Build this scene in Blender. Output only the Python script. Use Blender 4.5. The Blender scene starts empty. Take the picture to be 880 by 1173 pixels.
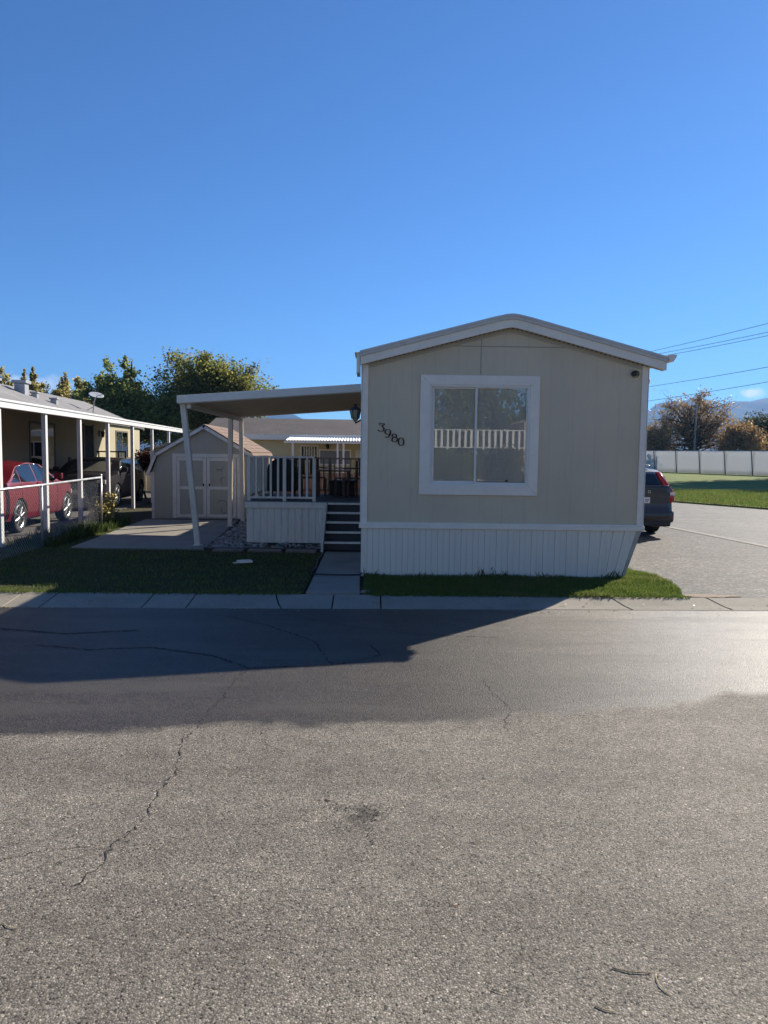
import bpy, bmesh, math, random
import numpy as np
from mathutils import Vector, Matrix
R=math.radians
random.seed(7); rng=np.random.default_rng(7)
S=bpy.context.scene
COL=S.collection
# ------------------------------------------------------------------ materials
MATS={}
def newmat(name):
    m=bpy.data.materials.new(name); m.use_nodes=True
    nt=m.node_tree; b=nt.nodes['Principled BSDF']
    return m,nt,b
def N(nt,t,**k):
    n=nt.nodes.new(t)
    for a,v in k.items(): setattr(n,a,v)
    return n
def L(nt,a,b): nt.links.new(a,b)
def ramp(nt,fac,stops,interp='LINEAR'):
    r=N(nt,'ShaderNodeValToRGB'); r.color_ramp.interpolation=interp
    e=r.color_ramp.elements
    while len(e)<len(stops): e.new(0.5)
    for i,(p,c) in enumerate(stops):
        e[i].position=p; e[i].color=(*c,1) if len(c)==3 else c
    L(nt,fac,r.inputs[0]); return r.outputs[0]
def math_(nt,op,a,b=None,clamp=False):
    n=N(nt,'ShaderNodeMath',operation=op,use_clamp=clamp)
    for i,v in enumerate((a,b)):
        if v is None: continue
        if isinstance(v,(int,float)): n.inputs[i].default_value=v
        else: L(nt,v,n.inputs[i])
    return n.outputs[0]
def mix(nt,f,a,b,mode='MIX'):
    n=N(nt,'ShaderNodeMix',data_type='RGBA',blend_type=mode)
    for i,v in ((0,f),(6,a),(7,b)):
        if isinstance(v,(int,float)): n.inputs[i].default_value=v
        elif isinstance(v,tuple): n.inputs[i].default_value=(*v,1)
        else: L(nt,v,n.inputs[i])
    return n.outputs[2]
def noise(nt,vec,scale,detail=4,rough=.55,dist=0):
    n=N(nt,'ShaderNodeTexNoise'); n.inputs['Scale'].default_value=scale
    n.inputs['Detail'].default_value=detail; n.inputs['Roughness'].default_value=rough
    n.inputs['Distortion'].default_value=dist
    L(nt,vec,n.inputs['Vector']); return n.outputs['Fac']
def bump(nt,b,h,strength=.3,dist=.01):
    n=N(nt,'ShaderNodeBump'); n.inputs['Strength'].default_value=strength
    n.inputs['Distance'].default_value=dist; L(nt,h,n.inputs['Height'])
    L(nt,n.outputs[0],b.inputs['Normal'])
def mat(name,col,rough=.6,var=.12,scale=3.,dirt=None,metal=0,b=0,bs=60,spec=.5,coat=0,stretch=None):
    """painted / plain surface with uneven tone and a little wear"""
    if name in MATS: return MATS[name]
    m,nt,p=newmat(name)
    tc=N(nt,'ShaderNodeTexCoord').outputs['Object']
    if stretch:
        mp=N(nt,'ShaderNodeMapping'); mp.inputs['Scale'].default_value=stretch; L(nt,tc,mp.inputs[0]); tc2=mp.outputs[0]
    else: tc2=tc
    n1=noise(nt,tc2,scale,5,.6)
    lo=tuple(c*(1-var) for c in col); hi=tuple(min(1,c*(1+var)) for c in col)
    c=ramp(nt,n1,[(.3,lo),(.7,hi)])
    if dirt:
        n2=noise(nt,tc2,scale*2.7,6,.7)
        f=ramp(nt,n2,[(.52,(0,0,0)),(.75,(1,1,1))])
        c=mix(nt,math_(nt,'MULTIPLY',f,dirt[1]),c,dirt[0])
    L(nt,c,p.inputs['Base Color'])
    rr=ramp(nt,noise(nt,tc,scale*4,3),[(.3,(rough*.85,)*3),(.7,(min(1,rough*1.15),)*3)])
    L(nt,rr,p.inputs['Roughness'])
    p.inputs['Metallic'].default_value=metal
    p.inputs['Specular IOR Level'].default_value=spec
    p.inputs['Coat Weight'].default_value=coat; p.inputs['Coat Roughness'].default_value=.04
    if b: bump(nt,p,noise(nt,tc,bs,4),b,.004)
    MATS[name]=m; return m
def groove_mat(name,col,pitch,rough=.75,depth=.5,axis='X',var=.07,wid=.03,dirtcol=None):
    """vertically grooved sheet siding"""
    m,nt,p=newmat(name)
    tc=N(nt,'ShaderNodeTexCoord').outputs['Object']
    sx=N(nt,'ShaderNodeSeparateXYZ'); L(nt,tc,sx.inputs[0])
    a=math_(nt,'DIVIDE',math_(nt,'ADD',sx.outputs['X'],sx.outputs['Y']) if axis=='X' else sx.outputs[axis],pitch); fr=math_(nt,'FRACT',a)
    g=ramp(nt,fr,[(0,(0,)*3),(wid,(1,)*3),(1-wid,(1,)*3),(1,(0,)*3)])
    mp=N(nt,'ShaderNodeMapping'); mp.inputs['Scale'].default_value=(9,9,.7); L(nt,tc,mp.inputs[0])
    grain=noise(nt,mp.outputs[0],6,6,.65)
    big=noise(nt,tc,.9,3)
    c=ramp(nt,big,[(.3,tuple(v*(1-var) for v in col)),(.7,tuple(v*(1+var) for v in col))])
    c=mix(nt,math_(nt,'MULTIPLY',ramp(nt,grain,[(.35,(1,)*3),(.6,(0,)*3)]),.10),c,tuple(v*.6 for v in col))
    if dirtcol:
        c=mix(nt,math_(nt,'MULTIPLY',ramp(nt,noise(nt,mp.outputs[0],2.3,5,.7),[(.5,(0,)*3),(.8,(1,)*3)]),.22),c,dirtcol)
    c=mix(nt,math_(nt,'MULTIPLY',math_(nt,'SUBTRACT',1,g),.14),c,tuple(v*.45 for v in col))
    L(nt,c,p.inputs['Base Color']); p.inputs['Roughness'].default_value=rough
    h=math_(nt,'ADD',g,math_(nt,'MULTIPLY',grain,.15))
    bump(nt,p,h,depth,.006)
    MATS[name]=m; return m
def asphalt(name,light,dark,region=None,scale=135,rough=.8,gl=None):
    m,nt,p=newmat(name)
    tc=N(nt,'ShaderNodeTexCoord').outputs['Object']
    def vor(sc,seedoff=0):
        v=N(nt,'ShaderNodeTexVoronoi'); v.inputs['Scale'].default_value=sc
        mp=N(nt,'ShaderNodeMapping'); mp.inputs['Location'].default_value=(seedoff,)*3; L(nt,tc,mp.inputs[0]); L(nt,mp.outputs[0],v.inputs['Vector'])
        return v
    v1=vor(scale); v2=vor(scale*2.1,3.3)
    sp=N(nt,'ShaderNodeSeparateColor'); L(nt,v1.outputs['Color'],sp.inputs[0])
    sp2=N(nt,'ShaderNodeSeparateColor'); L(nt,v2.outputs['Color'],sp2.inputs[0])
    st=ramp(nt,sp.outputs[0],[(0,tuple(c*.40 for c in dark)),(.4,dark),(.75,light),(.95,tuple(c*1.3 for c in light)),(1,tuple(min(.9,c*2.3) for c in light))])
    st2=ramp(nt,sp2.outputs[1],[(0,tuple(c*.5 for c in dark)),(.6,light),(1,tuple(min(.8,c*1.7) for c in light))])
    c=mix(nt,.42,st,st2)
    rare=ramp(nt,sp.outputs[2],[(0,(.22,)*3),(.045,(.22,)*3),(.06,(1,)*3),(.955,(1,)*3),(.965,(1.4,)*3),(1,(1.6,)*3)])
    c=mix(nt,1.,c,rare,'MULTIPLY')
    # tar between the stones
    gap=ramp(nt,v1.outputs['Distance'],[(.35,(0,)*3),(.75,(1,)*3)])
    c=mix(nt,math_(nt,'MULTIPLY',gap,.5),c,tuple(x*.35 for x in dark))
    big=noise(nt,tc,.7,5,.6); c=mix(nt,1.,c,ramp(nt,big,[(.3,(.80,)*3),(.7,(1.12,)*3)]),'MULTIPLY')
    mid=noise(nt,tc,6,5,.7); c=mix(nt,1.,c,ramp(nt,mid,[(.35,((.84,) if region else (.62,))*3),(.6,(1.08,)*3)]),'MULTIPLY')
    # lengthwise tyre polish
    mp=N(nt,'ShaderNodeMapping'); mp.inputs['Scale'].default_value=(.12,2.2,1); L(nt,tc,mp.inputs[0])
    lane=noise(nt,mp.outputs[0],1.,4,.55); c=mix(nt,1.,c,ramp(nt,lane,[(.32,(.86,.85,.85)),(.6,(1.06,)*3)]),'MULTIPLY')
    # oil stains
    oil=ramp(nt,noise(nt,tc,1.7,6,.75,.6),[(.64,(0,)*3),(.78,(1,)*3)])
    c=mix(nt,math_(nt,'MULTIPLY',oil,.35),c,tuple(x*.4 for x in dark))
    rgh=rough
    if region:
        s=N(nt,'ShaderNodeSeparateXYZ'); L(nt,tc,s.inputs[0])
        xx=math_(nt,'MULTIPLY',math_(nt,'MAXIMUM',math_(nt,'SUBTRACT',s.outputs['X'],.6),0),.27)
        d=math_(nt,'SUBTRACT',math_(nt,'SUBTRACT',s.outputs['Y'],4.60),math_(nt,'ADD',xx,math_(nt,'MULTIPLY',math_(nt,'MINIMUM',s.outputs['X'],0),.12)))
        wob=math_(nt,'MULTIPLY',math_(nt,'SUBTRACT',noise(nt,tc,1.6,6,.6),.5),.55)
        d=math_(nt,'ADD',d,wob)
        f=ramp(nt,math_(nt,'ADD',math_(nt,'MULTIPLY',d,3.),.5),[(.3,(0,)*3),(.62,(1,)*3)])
        xf=ramp(nt,math_(nt,'DIVIDE',math_(nt,'ADD',s.outputs['X'],math_(nt,'MULTIPLY',wob,1.5)),4.),[(.08,(.26,.245,.245)),(.75,(.95,.97,1.0))])  # colour: dark sealed patch, deepened left for house shade, lightened right for sun glare
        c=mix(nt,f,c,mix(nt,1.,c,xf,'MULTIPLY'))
        # worn spot where stones have come out
        bx=math_(nt,'DIVIDE',math_(nt,'SUBTRACT',s.outputs['X'],-.01),.20); by=math_(nt,'DIVIDE',math_(nt,'SUBTRACT',s.outputs['Y'],3.38),.22)
        bd=math_(nt,'SQRT',math_(nt,'ADD',math_(nt,'MULTIPLY',bx,bx),math_(nt,'MULTIPLY',by,by)))
        bm_=ramp(nt,math_(nt,'ADD',math_(nt,'SUBTRACT',1,bd),math_(nt,'MULTIPLY',math_(nt,'SUBTRACT',noise(nt,tc,22,6,.75),.5),2.2)),[(.45,(0,)*3),(.95,(1,)*3)])
        c=mix(nt,math_(nt,'MULTIPLY',bm_,.8),c,tuple(x*.25 for x in dark))
        # darker run-off patches in the far lane beside the kerb
        mp2=N(nt,'ShaderNodeMapping'); mp2.inputs['Scale'].default_value=(.35,1.7,1); L(nt,tc,mp2.inputs[0])
        wet=ramp(nt,noise(nt,mp2.outputs[0],1.5,5,.6),[(.50,(0,)*3),(.62,(1,)*3)])
        fw=math_(nt,'MULTIPLY',math_(nt,'MULTIPLY',wet,f),.7)
        c=mix(nt,fw,c,tuple(x*.45 for x in dark))
        rr=mix(nt,f,(rough,)*3,(gl,)*3)
        L(nt,rr,p.inputs['Roughness'])
        L(nt,ramp(nt,f,[(0,(.35,)*3),(1,(.45,)*3)]),p.inputs['Specular IOR Level'])
    else:
        p.inputs['Roughness'].default_value=rough
    L(nt,c,p.inputs['Base Color'])
    h=math_(nt,'ADD',math_(nt,'MULTIPLY',math_(nt,'SUBTRACT',1,v1.outputs['Distance']),.7),math_(nt,'MULTIPLY',sp.outputs[1],.6))
    bump(nt,p,h,.6,.005)
    MATS[name]=m; return m
def leafmat(name,cols,trans=.35,rough=.5,dry=None):
    m,nt,p=newmat(name)
    g=N(nt,'ShaderNodeNewGeometry')
    c=ramp(nt,g.outputs['Random Per Island'],[(i/(len(cols)-1),k) for i,k in enumerate(cols)])
    if dry:
        tc=N(nt,'ShaderNodeTexCoord').outputs['Object']
        f=ramp(nt,noise(nt,tc,1.3,5,.65),[(.48,(0,)*3),(.68,(1,)*3)]); c=mix(nt,math_(nt,'MULTIPLY',f,.6),c,dry)
    L(nt,c,p.inputs['Base Color']); p.inputs['Roughness'].default_value=rough; p.inputs['Specular IOR Level'].default_value=.3
    t=N(nt,'ShaderNodeBsdfTranslucent'); L(nt,c,t.inputs[0])
    mx=N(nt,'ShaderNodeMixShader'); mx.inputs[0].default_value=trans
    L(nt,p.outputs[0],mx.inputs[1]); L(nt,t.outputs[0],mx.inputs[2])
    L(nt,mx.outputs[0],nt.nodes['Material Output'].inputs[0])
    MATS[name]=m; return m
def glassmat(name,tint,refl=.25,rough=.0,op=.0):
    """thin window pane: part mirror, part see-through"""
    m,nt,p=newmat(name); nt.nodes.remove(p)
    tr=N(nt,'ShaderNodeBsdfTransparent'); tr.inputs[0].default_value=(*tint,1)
    gl=N(nt,'ShaderNodeBsdfGlossy'); gl.inputs['Roughness'].default_value=rough; gl.inputs[0].default_value=(.95,.97,1,1)
    fr=N(nt,'ShaderNodeFresnel'); fr.inputs[0].default_value=1.5
    f=math_(nt,'ADD',fr.outputs[0],refl,True)
    mx=N(nt,'ShaderNodeMixShader'); L(nt,f,mx.inputs[0]); L(nt,tr.outputs[0],mx.inputs[1]); L(nt,gl.outputs[0],mx.inputs[2])
    L(nt,mx.outputs[0],nt.nodes['Material Output'].inputs[0])
    MATS[name]=m; return m
def ground_mat(name,c1,c2,c3,s1=.5,s2=14,b=.6,bs=90,rough=.95):
    m,nt,p=newmat(name)
    tc=N(nt,'ShaderNodeTexCoord').outputs['Object']
    a=ramp(nt,noise(nt,tc,s1,5,.6),[(.35,c1),(.65,c2)])
    c=mix(nt,ramp(nt,noise(nt,tc,s2,6,.7),[(.4,(0,)*3),(.65,(1,)*3)]),a,c3)
    L(nt,c,p.inputs['Base Color']); p.inputs['Roughness'].default_value=rough; p.inputs['Specular IOR Level'].default_value=.2
    bump(nt,p,noise(nt,tc,bs,4,.7),b,.02)
    MATS[name]=m; return m
def concrete(name,col,rough=.85):
    m,nt,p=newmat(name)
    tc=N(nt,'ShaderNodeTexCoord').outputs['Object']
    c=ramp(nt,noise(nt,tc,1.6,6,.65),[(.3,tuple(v*.78 for v in col)),(.5,col),(.72,tuple(v*1.12 for v in col))])
    sp=ramp(nt,noise(nt,tc,85,3,.6),[(.4,(.8,)*3),(.6,(1.1,)*3)]); c=mix(nt,1.,c,sp,'MULTIPLY')
    st=ramp(nt,noise(nt,tc,4.5,7,.75,.8),[(.56,(0,)*3),(.72,(1,)*3)]); c=mix(nt,math_(nt,'MULTIPLY',st,.4),c,tuple(v*.5 for v in col))
    L(nt,c,p.inputs['Base Color']); p.inputs['Roughness'].default_value=rough
    bump(nt,p,noise(nt,tc,120,4,.7),.35,.004)
    MATS[name]=m; return m

SIDING=groove_mat('beige_siding',(.65,.54,.375),.305,depth=.3,dirtcol=(.44,.37,.28))
WHITE2=mat('gloss_white_paint',(.74,.73,.71),.4,.05,4,((.45,.42,.38),.25))
SHEDM=groove_mat('shed_siding',(.47,.45,.36),.2)
NEIGH=groove_mat('olive_siding',(.42,.37,.24),.2,axis='Y')
YEL=mat('yellow_siding',(.62,.53,.30),.7,.06)
WHITE=mat('white_paint',(.87,.78,.65),.45,.05,4,((.45,.42,.38),.25))
WHITE_W=mat('weathered_white',(.80,.72,.60),.55,.07,3,((.38,.36,.33),.5),stretch=(3,3,.5))
TRIMG=mat('roof_cap_metal',(.60,.58,.54),.45,.08,3,((.3,.28,.25),.4))
VINYL=mat('vinyl_white',(.78,.74,.66),.35,.03)
SKIRT=mat('skirting_metal',(.80,.73,.61),.5,.03,2.2,((.45,.40,.32),.28),stretch=(4,4,.25))
SKIRTD=mat('skirting_groove',(.45,.40,.33),.7,.2,8)  # step faces darkened: groove shade put into the colour, with collected dirt
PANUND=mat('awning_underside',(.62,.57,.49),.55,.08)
DARK=mat('dark_void',(.012,.012,.012),.8,.2)
BLACKP=mat('black_plastic',(.02,.02,.022),.4,.2)
BLACKM=mat('black_iron',(.015,.015,.016),.45,.2)
CONC=concrete('kerb_concrete',(.30,.265,.21)); CONC2=concrete('walk_concrete',(.28,.25,.205))
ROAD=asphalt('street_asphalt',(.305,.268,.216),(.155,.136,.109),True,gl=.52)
DRIVE=asphalt('driveway_asphalt',(.155,.143,.125),(.048,.043,.037),scale=30)
SIDE=asphalt('side_street_asphalt',(.20,.19,.175),(.14,.132,.12),scale=70)
CRACK=mat('crack_tar',(.035,.03,.028),.9,.3,20)
SHING=ground_mat('brown_shingles',(.26,.19,.15),(.33,.24,.19),(.19,.135,.11),1.5,25,.5,40)
SHINGR=ground_mat('grey_shingles',(.26,.25,.25),(.36,.35,.345),(.20,.19,.19),1.2,22,.5,40)
SHINGY=ground_mat('dusty_shingles',(.13,.115,.105),(.18,.155,.14),(.10,.085,.08),1.2,12,.4,30)
SOIL=ground_mat('yard_soil',(.07,.055,.035),(.10,.08,.05),(.05,.06,.025),1.2,20)
TURF=ground_mat('turf_under',(.030,.042,.012),(.045,.060,.018),(.06,.05,.025),1.5,30)
FARG=ground_mat('far_turf',(.15,.18,.035),(.20,.23,.045),(.10,.14,.028),.25,3,.9,18)
LANDM=ground_mat('far_land',(.13,.12,.07),(.17,.15,.09),(.08,.10,.05),.02,.4)
GRASSM=leafmat('grass_blade',[(.065,.12,.018),(.105,.17,.025),(.14,.20,.035),(.22,.24,.08),(.08,.14,.02)],.5,dry=(.24,.20,.08))
GRASSD=leafmat('grass_blade_rank',[(.03,.065,.010),(.05,.10,.018),(.07,.12,.02),(.16,.14,.06),(.045,.08,.015)],.35)
CHROME=mat('chrome',(.7,.7,.7),.15,.03,metal=1)
GALV=mat('galvanised',(.55,.56,.57),.4,.1,metal=.6)
# ------------------------------------------------------------------ mesh builder
class MB:
    def __init__(s): s.v=[]; s.f=[]; s.mi=[]
    def add(s,vs,fs,mi=0):
        o=len(s.v); s.v+= [tuple(v) for v in vs]; s.f+=[tuple(i+o for i in f) for f in fs]; s.mi+=[mi]*len(fs); return s
    def box(s,x0,x1,y0,y1,z0,z1,mi=0,M=None):
        vs=[(x,y,z) for z in (z0,z1) for y in (y0,y1) for x in (x0,x1)]
        if M: vs=[M@Vector(v) for v in vs]
        return s.add(vs,[(0,2,3,1),(4,5,7,6),(0,1,5,4),(2,6,7,3),(0,4,6,2),(1,3,7,5)],mi)
    def prism(s,pts,a0,a1,axis='Y',mi=0):
        """closed outline pts (2D) pushed along an axis"""
        n=len(pts)
        def P(p,a):
            return {'Y':(p[0],a,p[1]),'X':(a,p[0],p[1]),'Z':(p[0],p[1],a)}[axis]
        vs=[P(p,a0) for p in pts]+[P(p,a1) for p in pts]
        fs=[tuple(range(n))[::-1],tuple(range(n,2*n))]+[(i,(i+1)%n,(i+1)%n+n,i+n) for i in range(n)]
        return s.add(vs,fs,mi)
    def tube(s,path,r,k=8,mi=0,cap=True):
        path=[Vector(p) for p in path]; n=len(path); rs=r if isinstance(r,(list,tuple)) else [r]*n
        vs=[];up=Vector((0,0,1))
        for i,p in enumerate(path):
            d=(path[min(i+1,n-1)]-path[max(i-1,0)])
            if d.length<1e-9: d=Vector((0,0,1))
            d.normalize()
            a=d.cross(up); 
            if a.length<.05: a=d.cross(Vector((0,1,0)))
            a.normalize(); b=a.cross(d)
            for j in range(k):
                t=2*math.pi*j/k; vs.append(p+(a*math.cos(t)+b*math.sin(t))*rs[i])
        fs=[(i*k+j,i*k+(j+1)%k,(i+1)*k+(j+1)%k,(i+1)*k+j) for i in range(n-1) for j in range(k)]
        if cap: fs+=[tuple(range(k))[::-1],tuple(range((n-1)*k,n*k))]
        return s.add(vs,fs,mi)
    def lathe(s,prof,c,axis='Z',k=24,mi=0,close=False):
        """prof: (radius, along) revolved round an axis through c"""
        vs=[]
        for r_,a in prof:
            for j in range(k):
                t=2*math.pi*j/k; u,w=r_*math.cos(t),r_*math.sin(t)
                vs.append({'Z':(c[0]+u,c[1]+w,c[2]+a),'X':(c[0]+a,c[1]+u,c[2]+w),'Y':(c[0]+u,c[1]+a,c[2]+w)}[axis])
        n=len(prof)
        fs=[(i*k+j,i*k+(j+1)%k,(i+1)*k+(j+1)%k,(i+1)*k+j) for i in range(n-1) for j in range(k)]
        return s.add(vs,fs,mi)
    def grid(s,P,mi=0):
        n=len(P);m=len(P[0]); vs=[p for row in P for p in row]
        return s.add(vs,[(i*m+j,i*m+j+1,(i+1)*m+j+1,(i+1)*m+j) for i in range(n-1) for j in range(m-1)],mi)
    def build(s,name,mats,parent=None,bevel=0,smooth=False,solid=0,seg=2):
        me=bpy.data.meshes.new(name); me.from_pydata(s.v,[],s.f)
        if not isinstance(mats,(list,tuple)): mats=[mats]
        for m in mats: me.materials.append(m)
        me.polygons.foreach_set('material_index',s.mi)
        bm=bmesh.new(); bm.from_mesh(me); bmesh.ops.recalc_face_normals(bm,faces=bm.faces); bm.to_mesh(me); bm.free()
        if smooth: me.polygons.foreach_set('use_smooth',[True]*len(me.polygons))
        me.update()
        o=bpy.data.objects.new(name,me); COL.objects.link(o)
        if parent: o.parent=parent
        if solid:
            md=o.modifiers.new('solid','SOLIDIFY'); md.thickness=solid
        if bevel:
            md=o.modifiers.new('bevel','BEVEL'); md.width=bevel; md.segments=seg; md.limit_method='ANGLE'; md.harden_normals=False
        return o
def tag(o,label=None,cat=None,group=None,kind=None):
    if label: o['label']=label
    if cat: o['category']=cat
    if group: o['group']=group
    if kind: o['kind']=kind
    return o
def thing(name,label,cat,loc=(0,0,0),rz=0,group=None):
    o=bpy.data.objects.new(name,None); COL.objects.link(o); o.location=loc; o.rotation_euler=(0,0,rz)
    return tag(o,label,cat,group)
def kids(o): return [c for c in bpy.data.objects if c.parent==o]
def copy_tree(o,parent=None):
    c=o.copy(); COL.objects.link(c); c.parent=parent
    for ch in kids(o): copy_tree(ch,c)
    return c
def sheet(name,poly,z0,z1,m,label=None,kind='structure',bevel=0):
    mb=MB(); mb.prism(poly,z0,z1,'Z'); o=mb.build(name,m,None,bevel); o['kind']=kind
    return o
def npmesh(name,V,F,mats,parent=None,mi=None):
    """V (n,3), F (m,k) arrays"""
    me=bpy.data.meshes.new(name); k=F.shape[1]
    me.vertices.add(len(V)); me.vertices.foreach_set('co',V.astype(np.float32).ravel())
    me.loops.add(F.size); me.loops.foreach_set('vertex_index',F.astype(np.int32).ravel())
    me.polygons.add(len(F)); me.polygons.foreach_set('loop_start',np.arange(0,F.size,k,dtype=np.int32))
    me.polygons.foreach_set('loop_total',np.full(len(F),k,dtype=np.int32))
    if not isinstance(mats,(list,tuple)): mats=[mats]
    for m in mats: me.materials.append(m)
    if mi is not None: me.polygons.foreach_set('material_index',mi.astype(np.int32))
    me.update(calc_edges=True); me.validate()
    o=bpy.data.objects.new(name,me); COL.objects.link(o); o.parent=parent
    return o
def inpoly(X,Y,poly):
    ins=np.zeros(len(X),bool); n=len(poly); j=n-1
    for i in range(n):
        xi,yi=poly[i]; xj,yj=poly[j]
        c=((yi>Y)!=(yj>Y))&(X<(xj-xi)*(Y-yi)/(yj-yi+1e-12)+xi); ins^=c; j=i
    return ins
def blades(name,poly,n,h,w,z,m,lean=.5,clump=1.0):
    p=np.array(poly); lo,hi=p.min(0),p.max(0)
    X=rng.uniform(lo[0],hi[0],n*3); Y=rng.uniform(lo[1],hi[1],n*3); k=inpoly(X,Y,poly)
    X,Y=X[k][:n],Y[k][:n]; n=len(X)
    hh=rng.uniform(h[0],h[1],n)*(1+clump*.35*np.sin(X*5.1+np.cos(Y*4.3)*2)*np.cos(Y*6.7+X*2.2))
    a=rng.uniform(0,2*np.pi,n); ww=rng.uniform(.6,1.2,n)*w
    dx,dy=np.cos(a)*ww,np.sin(a)*ww; la=rng.uniform(0,2*np.pi,n); ll=rng.uniform(.1,lean,n)*hh
    lx,ly=np.cos(la)*ll,np.sin(la)*ll
    V=np.zeros((n,4,3))
    V[:,0]=np.stack([X-dx,Y-dy,np.full(n,z)],1); V[:,1]=np.stack([X+dx,Y+dy,np.full(n,z)],1)
    V[:,2]=np.stack([X+dx*.7+lx*.4,Y+dy*.7+ly*.4,z+hh*.6],1); V[:,3]=np.stack([X+lx,Y+ly,z+hh],1)
    F=np.arange(n*4).reshape(n,4)
    return npmesh(name,V.reshape(-1,3),F,m)
# ------------------------------------------------------------------ camera
F_=850.;PITCH=R(4.5);ROLL=R(.73);YAW=R(1.0);H=1.7
def ray(px,py):
    x=px-440; y=-(py-586.5); c,s=math.cos(ROLL),math.sin(ROLL)
    X=x*c-y*s; Z=x*s+y*c; Y=F_
    cp,sp=math.cos(PITCH),math.sin(PITCH); Y2=Y*cp+Z*sp; Z2=-Y*sp+Z*cp
    cy,sy=math.cos(YAW),math.sin(YAW); return Vector((X*cy+Y2*sy,-X*sy+Y2*cy,Z2))
c0=ray(440,586.5); rx=(ray(441,586.5)-c0).normalized(); uy=(ray(440,585.5)-c0).normalized(); bz=-c0.normalized()
cam=bpy.data.cameras.new('camera'); co=bpy.data.objects.new('camera',cam); COL.objects.link(co)
co.matrix_world=Matrix(((rx.x,uy.x,bz.x,0),(rx.y,uy.y,bz.y,0),(rx.z,uy.z,bz.z,H),(0,0,0,1)))
cam.sensor_fit='HORIZONTAL'; cam.sensor_width=36; cam.lens=36*F_/880; cam.clip_end=20000; cam.clip_start=.05
S.camera=co
# ------------------------------------------------------------------ light
AZ=R(44.3); EL=R(30.0)      # sun ahead of the camera, to its right
sd=bpy.data.lights.new('sun','SUN'); sd.energy=5.0; sd.angle=R(.5); sd.color=(1,.92,.78)
so=bpy.data.objects.new('sun',sd); COL.objects.link(so)
dirv=Vector((math.sin(AZ)*math.cos(EL),math.cos(AZ)*math.cos(EL),math.sin(EL)))
so.rotation_euler=dirv.to_track_quat('Z','Y').to_euler(); so.location=(30,30,30)
W=bpy.data.worlds.new('World'); S.world=W; W.use_nodes=True; nt=W.node_tree
bg=nt.nodes['Background']; sky=N(nt,'ShaderNodeTexSky',sky_type='NISHITA'); sky.sun_disc=False
sky.sun_elevation=EL; sky.sun_rotation=AZ; sky.altitude=1300; sky.air_density=1.0; sky.dust_density=.25; sky.ozone_density=4.5
tcw=N(nt,'ShaderNodeTexCoord').outputs['Generated']
# one small bank of cumulus low over the hills, and thin scraps low on the left
def cloud_mask(center,wid,hgt,sc,lo,hi):
    v=N(nt,'ShaderNodeVectorMath',operation='SUBTRACT'); L(nt,tcw,v.inputs[0]); v.inputs[1].default_value=center
    s=N(nt,'ShaderNodeSeparateXYZ'); L(nt,v.outputs[0],s.inputs[0])
    dx=math_(nt,'DIVIDE',s.outputs['X'],wid); dz=math_(nt,'DIVIDE',s.outputs['Z'],hgt)
    d=math_(nt,'SQRT',math_(nt,'ADD',math_(nt,'MULTIPLY',dx,dx),math_(nt,'MULTIPLY',dz,dz)))
    n_=noise(nt,tcw,sc,6,.6)
    f=math_(nt,'ADD',math_(nt,'SUBTRACT',1,d,),math_(nt,'MULTIPLY',math_(nt,'SUBTRACT',n_,.5),1.8))
    return ramp(nt,f,[(lo,(0,)*3),(hi,(1,)*3)])
def dir_(px,py): return tuple(ray(px,py).normalized())
m1=cloud_mask(dir_(862,449),.022,.010,60,.35,.8); m2=cloud_mask(dir_(25,440),.10,.022,30,.35,.9)
col=mix(nt,1.,sky.outputs[0],(.49,.78,1.08),'MULTIPLY')
cm=math_(nt,'MAXIMUM',math_(nt,'MULTIPLY',m1,.8),math_(nt,'MULTIPLY',m2,.8))
colc=mix(nt,cm,col,(9.,9.3,9.8))
L(nt,colc,bg.inputs[0]); bg.inputs[1].default_value=.070
S.view_settings.view_transform='Standard'; S.view_settings.look='None'; S.view_settings.gamma=1; S.view_settings.exposure=.82
S.view_settings.use_curve_mapping=False
S.cycles.max_bounces=8; S.cycles.transparent_max_bounces=16; S.cycles.caustics_reflective=False; S.cycles.caustics_refractive=False
S.cycles.use_denoising=True

# ================================================================== SETTING
g=MB(); g.add([(-6000,-3000,-.03),(6000,-3000,-.03),(6000,9000,-.03),(-6000,9000,-.03)],[(0,1,2,3)])
tag(g.build('ground',LANDM),kind='structure')
# street with cracks laid in it
rd=MB(); rd.add([(-60,-3.2,0),(60,-3.2,0),(60,9.4,0),(-60,6.8,0)],[(0,1,2,3)])
cracks=[([(-.95,5.75),(-1.0,5.4),(-1.01,5.03),(-1.06,4.72),(-1.05,4.5),(-1.10,4.25),(-1.02,3.85),(-1.05,3.55),(-1.04,3.27),(-1.10,3.12),(-1.09,2.98),(-1.14,2.8)],.010),
 ([(-1.09,3.06),(-1.2,3.08),(-1.35,3.07),(-1.5,2.98),(-1.6,2.85),(-1.75,2.8)],.006),
 ([(-.71,4.46),(-.62,4.36),(-.60,4.22),(-.50,4.14),(-.46,4.10)],.006),
 ([(.86,5.5),(.87,5.26),(.93,5.0),(.95,4.8),(.88,4.65),(.86,4.45)],.008),
 ([(-2.9,6.4),(-2.4,6.25),(-1.9,6.35),(-1.3,6.1),(-1.1,5.9),(-.95,5.75),(-.3,5.85),(.1,6.15),(.0,6.5)],.030),
 ([(-.3,5.85),(-.5,6.6),(-1.0,7.2),(-1.5,7.6)],.028),([(-4.5,6.9),(-3.6,7.0),(-2.8,6.8),(-2.2,6.95)],.05),([(-.9,7.7),(-.2,7.2),(.4,6.9),(1.2,6.8)],.02),
 ([(2.2,3.6),(2.9,3.7),(3.8,3.62)],.005)]
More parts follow.
